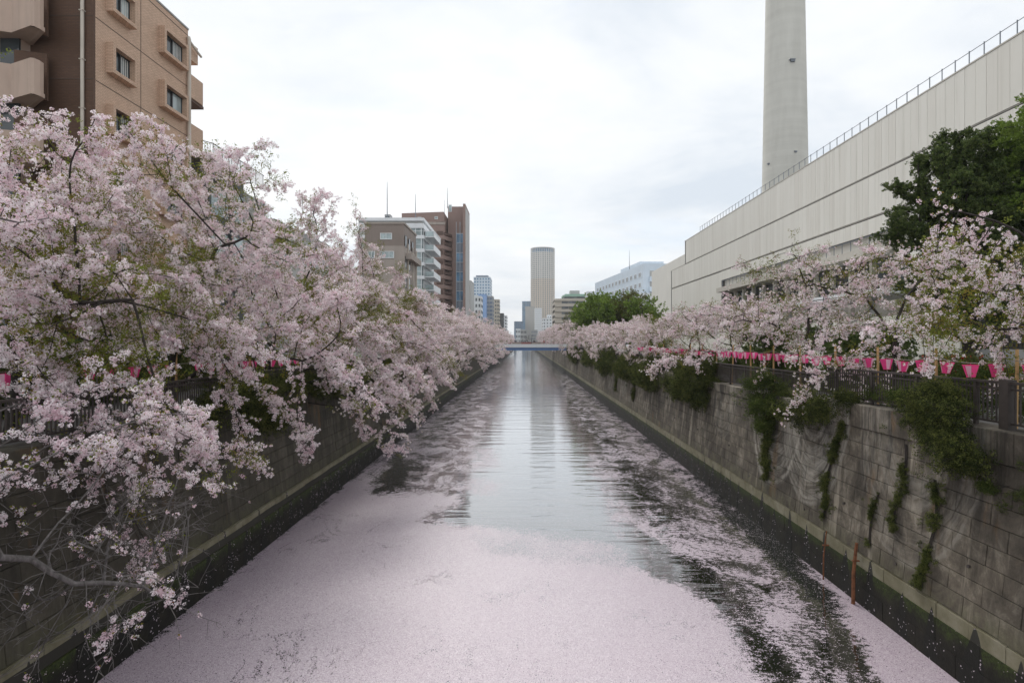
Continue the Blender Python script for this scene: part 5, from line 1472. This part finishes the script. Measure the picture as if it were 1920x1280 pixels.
# right bank, near trees: thinner crowns with bronze leaves
specR = [
 (10.6, 12.6, [((-0.6, 1.4, 4.6), (3.4, 2.6, 2.0), 3.0), ((-3.2, 1.8, 3.0), (2.2, 1.8, 1.4), 2.2), ((-3.6, 1.6, 0.9), (1.5, 1.4, 0.7), 0.55)],
  [[(0, 0, -0.1), (-0.2, 0.1, 1.3)], [(-0.2, 0.1, 1.3), (-1.4, 0.9, 2.2), (-3.0, 1.6, 2.5), (-4.2, 2.0, 2.4)], [(-0.2, 0.1, 1.3), (-1.3, 0.8, 3.4), (-2.8, 1.2, 4.6), (-3.6, 1.6, 5.0)]], 46, 51, 0.34,
  "cherry tree leaning in over the right railing's near end, long dark boughs, bronze leaves", 0.9),
 (17.5, 11.5, right_ells(5.6, 3.6, 0.0, 2.8), [[(0, 0, -0.1), (0.0, 0.1, 1.2), (-0.1, 0, 2.2)], [(-0.1, 0, 2.2), (-0.8, 0.2, 3.4), (-2.4, 0.3, 3.9)], [(-0.1, 0, 2.2), (0.4, 0.2, 3.6), (1.4, 0, 4.6)]], 44, 53, 0.36,
  "leafy cherry tree with a dark forked trunk, just beyond the four near right lanterns", 0.9),
 (23.2, 11.6, right_ells(6.4, 4.0, 0.3, 3.2)+[((0.0, 0.1, 5.9), (0.9, 0.9, 1.1), 0.5)], [[(0, 0, -0.1), (-0.1, 0, 1.3), (0.0, 0, 2.6)], [(0, 0, 2.6), (0.1, 0.2, 4.0), (-0.3, 0.2, 5.4)], [(0, 0, 2.3), (-1.6, 0.3, 2.9), (-3.2, 0.2, 3.0)]], 56, 57, 0.22,
  "cherry tree with an upright bough against the cream hall, above the lantern row", 1.0),
 (30.6, 11.5, right_ells(4.7, 4.9, -0.2, 3.6), [trunk_line(-0.3, 1.7)], 72, 59, 0.13, "cherry tree whose canal side boughs hang down before the creeper covered right wall", 1.05),
 (38.2, 11.4, right_ells(4.9, 4.2, 0.2, 3.6), [trunk_line(-0.3, 1.8)], 70, 61, 0.10, "cherry tree beyond the lantern row, in front of the cream hall's far corner", 1.05),
]
for (y, x, ells, limbs, ncl, seed, leafy, lab, dens) in specR:
    cherry("cherry_tree", lab, (x, y, GZ), ells, limbs, n_cl=ncl, seed=seed, group=RG, density=dens, leafy=leafy, key='blossom', size=0.92, sparse=0.55 if y < 28 else 0.3, trunk_r=0.17, gap=-0.12)

# ------------------------------------------------------------------ green trees
def leafy_tree(name, label, base, ells, key, n_cl, seed, size=1.0, dens=1.2, trunk_r=0.2, group=None, D=0.5, per=10, keys2=None):
    rng = np.random.default_rng(seed)
    t = thing(name, label, "tree", base, group)
    attr = clumpy(rng, ells, n_cl, per, 0.55, 0.45)
    zlow = min(e[0][2]-e[1][2] for e in ells)
    nd, par, kids = grow([[(0, 0, -0.1), (0.1, 0.05, max(1.0, zlow*0.6)), (0, 0, max(1.6, zlow))]], attr, D=D, rng=rng, dk=D*1.4, di=5)
    r = radii(nd, par, kids, 0.010, 2.2); r *= trunk_r/r[0]
    link("trunk", branch_mesh(nd, par, kids, np.maximum(r, 0.008), M['bark'], "trunk"), t)
    ii = np.where((r < 0.06) & (par >= 0))[0]; m = int(len(ii)*dens); pk = rng.choice(ii, m)
    d = nd[pk]-nd[par[pk]] + rng.normal(size=(m, 3))*0.35
    scatter("crown", key, nd[pk]+rng.normal(size=(m, 3))*0.14*size, d, rng.uniform(0.8, 1.35, m)*size, t, seed)
    return t
leafy_tree("evergreen_tree", "dense dark green tree towering in front of the cream hall", (20.3, 26, GZ),
           [((0, 0, 7.2), (2.35, 2.2, 2.9), 3), ((-0.9, 0, 9.0), (1.1, 1.1, 2.3), 1), ((0.9, 0.2, 9.2), (1.0, 1, 1.9), 0.8), ((-0.3, -0.3, 4.6), (1.7, 1.6, 2.2), 1.2), ((0.0, -0.5, 10.3), (0.5, 0.5, 1.2), 0.25)], 'dark', 230, 71, 0.62, 7.5, 0.28, D=0.4)
leafy_tree("broadleaf_tree", "fresh green tree at the right edge beside the dark evergreen", (22.4, 24, GZ),
           [((0.6, 0, 8.8), (2.3, 2.0, 2.4), 2), ((-0.3, 0, 10.9), (1.2, 1.2, 1.3), 1)], 'fresh', 130, 73, 0.65, 6.0, 0.22, D=0.4)
G = "green trees beyond the right bank cherries"
gr = [(1119, 96, 556, 8.5, 'fresh', "small round tree at the left end of the green clump", 60),
      (1150, 100, 548, 10.0, 'fresh', "bright green broad tree in the green clump, second from the left", 120),
      (1180, 98, 546, 10.5, 'olive', "olive brown thin crowned tree in the middle of the green clump", 100),
      (1208, 94, 553, 7.5, 'fresh', "dark green tree at the right end of the green clump below the paired windows", 80)]
for px, Y, pytop, wd, key, lab, ncl in gr:
    x = PX(px, Y); zt = PZ(pytop, Y)-GZ
    w = wd/2*0.62
    leafy_tree("green_tree", lab, (x, Y, GZ), [((0, 0, zt-4.2), (w, w, 4.0), 3), ((w*0.4, 0, zt-6), (w*0.9, w, 3.0), 1.5), ((-w*0.5, 0, zt-2.8), (w*0.6, w*0.6, 2.2), 1)], key, ncl, int(px), 1.7, 2.6, 0.2, G, D=0.7)
leafy_tree("green_tree", "bare twigged greyish tree below the beige curved flats", (PX(1082, 110), 110, GZ), [((0, 0, 5.6), (3.2, 3, 2.6), 1)], 'olive', 50, 91, 1.0, 0.5, 0.15, G)
leafy_tree("green_tree", "low green tree just left of the dark round tree, lighter leaves", (PX(1104, 98), 98, GZ), [((0, 0, 4.8), (2.2, 2, 3.2), 1)], 'fresh', 50, 92, 1.5, 2.2, 0.15, G)
for i, (px, Y, zt, lab) in enumerate(((989, 460, 12, "far green treetop over the red bridge, left one"), (997, 470, 13, "far green treetop over the red bridge, right one"))):
    leafy_tree("green_tree", lab, (PX(px, Y), Y, GZ-3), [((0, 0, zt-6), (5.5, 4, 4.5), 1)], 'dark', 40, 95+i, 4.0, 2.0, 0.3, "far green treetops", D=1.2)

# ------------------------------------------------------------------ shrubs, hedge and hanging vines
def shrub(name, label, cat, ells, key, n, seed, size=1.0, hang=0.0, group=None, stem=None, side=1):
    rng = np.random.default_rng(seed)
    c = np.mean([e[0] for e in ells], axis=0)
    t = thing(name, label, cat, (0, 0, 0), group)
    w = np.array([e[2] for e in ells], float); w /= w.sum(); P_ = []; D_ = []
    for (cc, rad, wt), k in zip(ells, rng.multinomial(n, w)):
        sub = max(3, k//22); cs = ell_points(rng, sub, cc, rad, 0.6)
        q = cs[np.minimum(sub-1, (rng.uniform(0, 1, k)**1.6*sub).astype(int))]+rng.normal(size=(k, 3))*np.array(rad)*0.17*rng.uniform(0.3, 1.9, (k, 1))
        P_.append(q); D_.append((q-np.array(cc))/np.array(rad)+rng.normal(size=(k, 3))*0.5+np.array([0, 0, 0.25-hang]))
    P_, D_ = np.vstack(P_), np.vstack(D_)
    mb = MB()
    for k in range(12):
        e = ells[k % len(ells)]; a = np.array(e[0])+np.array([0.25*side, 0, -e[1][2]*0.5]); b = P_[rng.integers(0, len(P_))]
        mb.tube([tuple(a), tuple((a+b)/2+rng.normal(size=3)*0.06), tuple(b)], [0.014, 0.010, 0.004], 4)
    mb.build("stems", M['bark'], t)
    scatter("leaves", key, P_, D_, rng.uniform(0.7, 1.2, len(P_))*size, t, seed)
    return t
SG = "shrubs hanging over the right wall"
def sh(px, Y, py, rx, ry, rz, w=1.0): q = P(px, py, Y); return ((9.35+(rx*0.3), Y, q.z), (rx, ry, rz), w)
shrub("wall_shrub", "large dark green bush spilling over the coping below the four near lanterns", "shrub", [((9.25, 12.35, 5.35), (0.42, 0.95, 0.50), 2), ((9.15, 12.0, 4.75), (0.28, 0.65, 0.42), 1.2), ((9.3, 13.6, 5.25), (0.3, 0.6, 0.3), 0.6)], 'shrub', 640, 101, 0.75, 0.5, SG)
shrub("wall_shrub", "thin light green weeds behind the railing at the forked tree", "shrub", [((9.7, 14.8, 5.35), (0.3, 1.0, 0.35), 1)], 'shrub_fresh', 150, 102, 0.7, 0.1, SG)
shrub("wall_shrub", "leafy bush on the coping at the foot of the forked cherry tree", "shrub", [((9.2, 17.3, 5.05), (0.38, 1.1, 0.35), 1), ((9.1, 18.8, 4.85), (0.35, 0.8, 0.4), 0.8)], 'shrub', 400, 103, 0.8, 0.6, SG)
shrub("wall_shrub", "bright green round bush at the top of the long ivy strand, beside the open railing", "shrub", [((9.1, 21.4, 4.95), (0.5, 0.95, 0.5), 1), ((9.05, 21.3, 4.3), (0.35, 0.55, 0.5), 0.7)], 'shrub_fresh', 430, 104, 0.85, 0.5, SG)
shrub("wall_shrub", "small dark bush right at the far end of the open railing stretch", "shrub", [((9.5, 28.6, 5.3), (0.5, 0.8, 0.35), 1)], 'shrub', 260, 105, 0.9, 0.3, SG)
shrub("wall_shrub", "broad mat of creeper hanging over the wall below the drooping blossom", "shrub", [((9.15, 31.0, 4.75), (0.5, 2.2, 0.6), 1.5), ((9.05, 34.5, 4.6), (0.5, 2.4, 0.7), 1.5), ((9.05, 30.0, 4.2), (0.4, 1.0, 0.5), 0.6)], 'shrub', 850, 106, 1.1, 0.8, SG)
shrub("wall_shrub", "dark creeper mat farther along the right wall, above the pale streaks", "shrub", [((9.1, 41, 4.7), (0.5, 3.0, 0.6), 1), ((9.1, 50, 4.8), (0.5, 3.5, 0.5), 1)], 'shrub', 900, 107, 1.5, 0.8, SG)
shrub("wall_shrub", "distant creeper on the right wall towards the blue beam bridge", "shrub", [((9.1, 62, 4.8), (0.5, 4.0, 0.6), 1), ((9.1, 80, 4.9), (0.5, 6.0, 0.6), 1), ((9.1, 100, 4.8), (0.5, 5.0, 0.7), 1)], 'shrub', 900, 108, 2.2, 0.8, SG)
shrub("creeper", "light green creeper crossing the wall near the right edge", "creeper", [((9.28, 10.4, 4.35), (0.06, 0.7, 0.22), 1), ((9.2, 11.2, 3.95), (0.05, 0.6, 0.12), 0.8), ((9.35, 9.9, 4.7), (0.08, 0.5, 0.2), 0.8)], 'shrub_fresh', 170, 109, 0.42, 0.5)
shrub("wall_shrub", "dark green bush spilling over the left wall behind the hanging blossom", "shrub", [((-9.3, 19.0, 5.0), (0.5, 2.2, 0.5), 1.4), ((-9.2, 20.5, 4.4), (0.35, 1.4, 0.5), 1), ((-9.3, 23.5, 5.0), (0.5, 2.0, 0.45), 1)], 'shrub', 1200, 110, 0.95, 0.6, "shrubs hanging over the left wall", side=-1)
shrub("wall_shrub", "dark bush farther along the left wall under the wide cherry trees", "shrub", [((-9.3, 30, 5.0), (0.5, 3.2, 0.5), 1), ((-9.3, 38, 5.0), (0.5, 3.2, 0.5), 1)], 'shrub', 900, 111, 1.2, 0.5, "shrubs hanging over the left wall", side=-1)
VG = "strands of ivy hanging down the right wall"
def vine(label, y, z0, z1, w, n, seed, size=0.6, slant=0.0):
    n *= 3; size *= 0.55
    rng = np.random.default_rng(seed); t = thing("ivy_strand", label, "ivy", (0, 0, 0), VG)
    z = z0+(z1-z0)*np.sort(rng.uniform(0, 1, n)**0.85); z = z[np.array([1.6*mnoise.noise(Vector((q*1.7, seed, 0)))+0.30 > rng.random()*0.8-0.1 for q in z])]; n = len(z); u = (z-z0)/(z1-z0)
    wob = 0.12*np.sin(z*2.3+seed)+0.06*np.sin(z*5.1)
    width = w*np.array([max(0.12, 0.75+1.5*mnoise.noise(Vector((q*2.3, seed*3.1, 5)))) for q in z])*(0.5+0.5*np.sin(np.clip(u, 0, 1)*math.pi*0.9+0.4))
    yy = y+wob+slant*u+rng.normal(size=n)*(width*0.42+(rng.random(n) < 0.2)*w*0.7)
    x = np.array([wall_x(max(1.34, q)) for q in z])-0.02-np.abs(rng.normal(size=n))*0.04
    x = np.where(z < 1.4, 8.95, x)
    mb = MB()
    for k in range(3): mb.tube([(wall_x(max(1.34, q))-0.03, y+0.12*math.sin(q*2.3+seed)+slant*(q-z0)/(z1-z0)+(k-1)*w*0.2, q) for q in np.linspace(z0, z1, 14)], [0.012]*14, 4)
    mb.build("stem", M['bark'], t)
    scatter("leaves", 'ivy', np.stack([x, yy, z], 1), rng.normal(size=(n, 3))*np.array([0.3, 0.8, 0.6])+np.array([-0.5, 0, -0.7]), rng.uniform(0.45, 1.35, n)*size, t, seed, roll=1.2)
vine("longest thick ivy strand, hanging from the bright green bush to the wall's foot", 21.35, 4.6, 1.9, 0.34, 260, 201, 0.75)
vine("long narrow ivy strand in the middle of the near wall, bending towards the kerb", 16.7, 4.75, 1.75, 0.20, 240, 202, 0.62, 0.5)
vine("thin patchy ivy strand right of the narrow middle one", 13.9, 4.5, 2.3, 0.15, 90, 203, 0.5)
vine("very thin short ivy tuft low on the wall above the kerb", 14.75, 3.1, 1.7, 0.12, 60, 204, 0.5)
vine("thick dark ivy strand low on the near wall, nearest the right edge", 12.75, 3.9, 1.45, 0.17, 190, 205, 0.58)
vine("far ivy strand on the shaded stretch of wall, small in view", 47, 4.7, 2.0, 0.5, 120, 206, 1.1)
vine("farther ivy strand beside the pale streaks, small in view", 56, 4.7, 2.2, 0.5, 120, 207, 1.1)

shrub("hedge", "long clipped hedge with a few red flowers behind the right lanterns", "hedge", [((13.2, y, 5.45), (0.55, 1.4, 0.5), 1) for y in np.arange(12, 60, 2.4)], 'shrub_fresh', 2600, 120, 1.25, 0.0)
rng_ = np.random.default_rng(7)
t = thing("azalea_bush", "green bush dotted with red flowers under the four near lanterns", "bush", (0, 0, 0))
for nm, key, n in (("leaves", 'shrub', 260), ("flowers", 'flower', 70)):
    q = ell_points(rng_, n, (14.8, 19.5, 5.9), (0.6, 2.2, 0.55), 0.7); scatter(nm, key, q, rng_.normal(size=(n, 3)), rng_.uniform(.8, 1.2, n), t, n)
shrub("hedge", "dark low hedge behind the left lanterns in front of the tan brick flats", "hedge", [((-14.5, y, 5.4), (0.7, 1.6, 0.55), 1) for y in np.arange(11, 46, 2.8)], 'shrub', 2200, 121, 1.25, 0.0, side=-1)
shrub("green_bush", "tall dark bushes between the brown flats and the nearest left cherry trees", "bush", [((-15.5, 14, 6.4), (1.4, 1.8, 1.6), 1), ((-15, 18, 6.0), (1.3, 1.8, 1.2), 1), ((-15.5, 23, 6.4), (1.4, 2.4, 1.5), 1)], 'dark', 900, 122, 0.9, 0.0, side=-1)
shrub("green_bush", "round dark bushes behind the lantern row before the white canopy", "bush", [((14.5, 24, 6.2), (1.2, 1.8, 1.2), 1), ((14.5, 30, 6.3), (1.3, 2.2, 1.3), 1), ((14.8, 37, 6.0), (1.3, 2.4, 1.2), 1)], 'dark', 800, 123, 0.9, 0.0)

# ------------------------------------------------------------------ people
def person(label, loc, rz, jacket, trousers, hair, seated=False, seed=0):
    t = thing("person", label, "person", loc, None, rz)
    cloth1 = plain("jacket_cloth", jacket, 0.9, 0.1, 6); cloth2 = plain("trouser_cloth", trousers, 0.9, 0.1, 6)
    skin = plain("skin", (0.50, 0.32, 0.24), 0.6, 0.05, 6); hm = plain("hair", hair, 0.7, 0.2, 30)
    hip = 0.46 if seated else 0.92
    def sk(name, verts, edges, rad, mat, sub=2):
        me = bpy.data.meshes.new(name); me.from_pydata(verts, edges, []); me.materials.append(mat)
        o = link(name, me, t); sm = o.modifiers.new("skin", 'SKIN'); o.modifiers.new("sub", 'SUBSURF').levels = sub
        o.modifiers["sub"].render_levels = sub
        if not me.skin_vertices: 
            bm = bmesh.new(); bm.from_mesh(me); bm.verts.layers.skin.verify(); bm.to_mesh(me); bm.free()
        for i, v in enumerate(me.skin_vertices[0].data): v.radius = rad[i] if isinstance(rad[i], tuple) else (rad[i], rad[i]); v.use_root = (i == 0)
        return o
    if seated: legs = [(-0.09, -0.42, 0.47), (-0.10, -0.46, 0.08), (-0.10, -0.60, 0.04)]
    else: legs = [(-0.10, -0.02, 0.49), (-0.10, 0.02, 0.08), (-0.11, -0.13, 0.04)]
    V = [(0, 0, hip), (-0.09, 0, hip-0.02)]+legs+[(0.09, 0, hip-0.02)]+[(-x, y, z) for x, y, z in legs]
    sk("trousers", V, [(0, 1), (1, 2), (2, 3), (3, 4), (0, 5), (5, 6), (6, 7), (7, 8)], [(0.15, 0.12), 0.10, 0.07, 0.05, 0.04, 0.10, 0.07, 0.05, 0.04], cloth2)
    h = hip
    V = [(0, 0, h+0.02), (0, 0, h+0.25), (0, 0.01, h+0.46), (0, 0, h+0.55), (-0.17, 0, h+0.48), (-0.23, 0.01, h+0.22), (-0.19, -0.16, h+0.04), (0.17, 0, h+0.48), (0.23, 0.01, h+0.22), (0.19, -0.16, h+0.04)]
    sk("jacket", V, [(0, 1), (1, 2), (2, 3), (2, 4), (4, 5), (5, 6), (2, 7), (7, 8), (8, 9)], [(0.16, 0.12), (0.15, 0.11), (0.16, 0.11), 0.06, 0.065, 0.05, 0.04, 0.065, 0.05, 0.04], cloth1)
    V = [(0, 0, h+0.53), (0, -0.01, h+0.63), (0, -0.015, h+0.72), (0, -0.01, h+0.79), (0, -0.10, h+0.70)]
    sk("body", V, [(0, 1), (1, 2), (2, 3), (2, 4)], [0.055, 0.06, (0.075, 0.09), 0.07, 0.018], skin)
    V = [(0, 0.03, h+0.66), (0, 0.035, h+0.74), (0, 0.0, h+0.82)]
    sk("hair", V, [(0, 1), (1, 2)], [0.075, 0.088, 0.075], hm)
    for s in (-1, 1):
        V = [(s*0.19, -0.16, h+0.04), (s*0.18, -0.22, h+0.01), (s*0.17, -0.28, h-0.01)]
        sk("hand", V, [(0, 1), (1, 2)], [0.026, 0.03, 0.018], skin, 1)
    return t
person("seated person with reddish brown hair and white top, seen just over the right railing", (11.3, 26.7, GZ-0.12), math.radians(-90), (0.75, 0.74, 0.72), (0.05, 0.05, 0.07), (0.13, 0.045, 0.02), True)
tb = thing("bench", "low bench under the seated person behind the lantern row", "bench", (11.5, 26.7, GZ+0.04))
MB().box(-0.2, 0.2, -0.7, 0.7, 0.24, 0.28).build("seat", M['bamboo'], tb)
for yy in (-0.6, 0.52): MB().box(-0.18, 0.18, yy, yy+0.08, 0, 0.239).build("leg", M['grey_conc'], tb)
for i, (x, lab, j) in enumerate(((-2.6, "tiny person in dark clothes at the left of the red railed bridge", (0.03, 0.03, 0.035)), (3.2, "tiny person in black near the middle of the red railed bridge", (0.02, 0.02, 0.02)), (-1.8, "tiny person in white beside the dark one on the red railed bridge", (0.6, 0.6, 0.6)), (6.2, "tiny person in red towards the right of the red railed bridge", (0.35, 0.05, 0.05)))):
    person(lab, (x, 173.5, 5.8), 0.3*i, j, (0.04, 0.04, 0.05), (0.02, 0.015, 0.01))

# ------------------------------------------------------------------ thin city haze
hm = bpy.data.materials.new("thin_haze"); hm.use_nodes = True
hn = hm.node_tree.nodes; hn.clear(); ho = hn.new("ShaderNodeOutputMaterial"); hv = hn.new("ShaderNodeVolumePrincipled")
hv.inputs["Color"].default_value = (0.93, 0.96, 1.0, 1); hv.inputs["Density"].default_value = 0.00022; hv.inputs["Anisotropy"].default_value = 0.2
hm.node_tree.links.new(hv.outputs[0], ho.inputs["Volume"])
tag(MB().box(-2050, 2050, -70, 2560, -2.6, 172).build("haze", hm), kind="stuff")
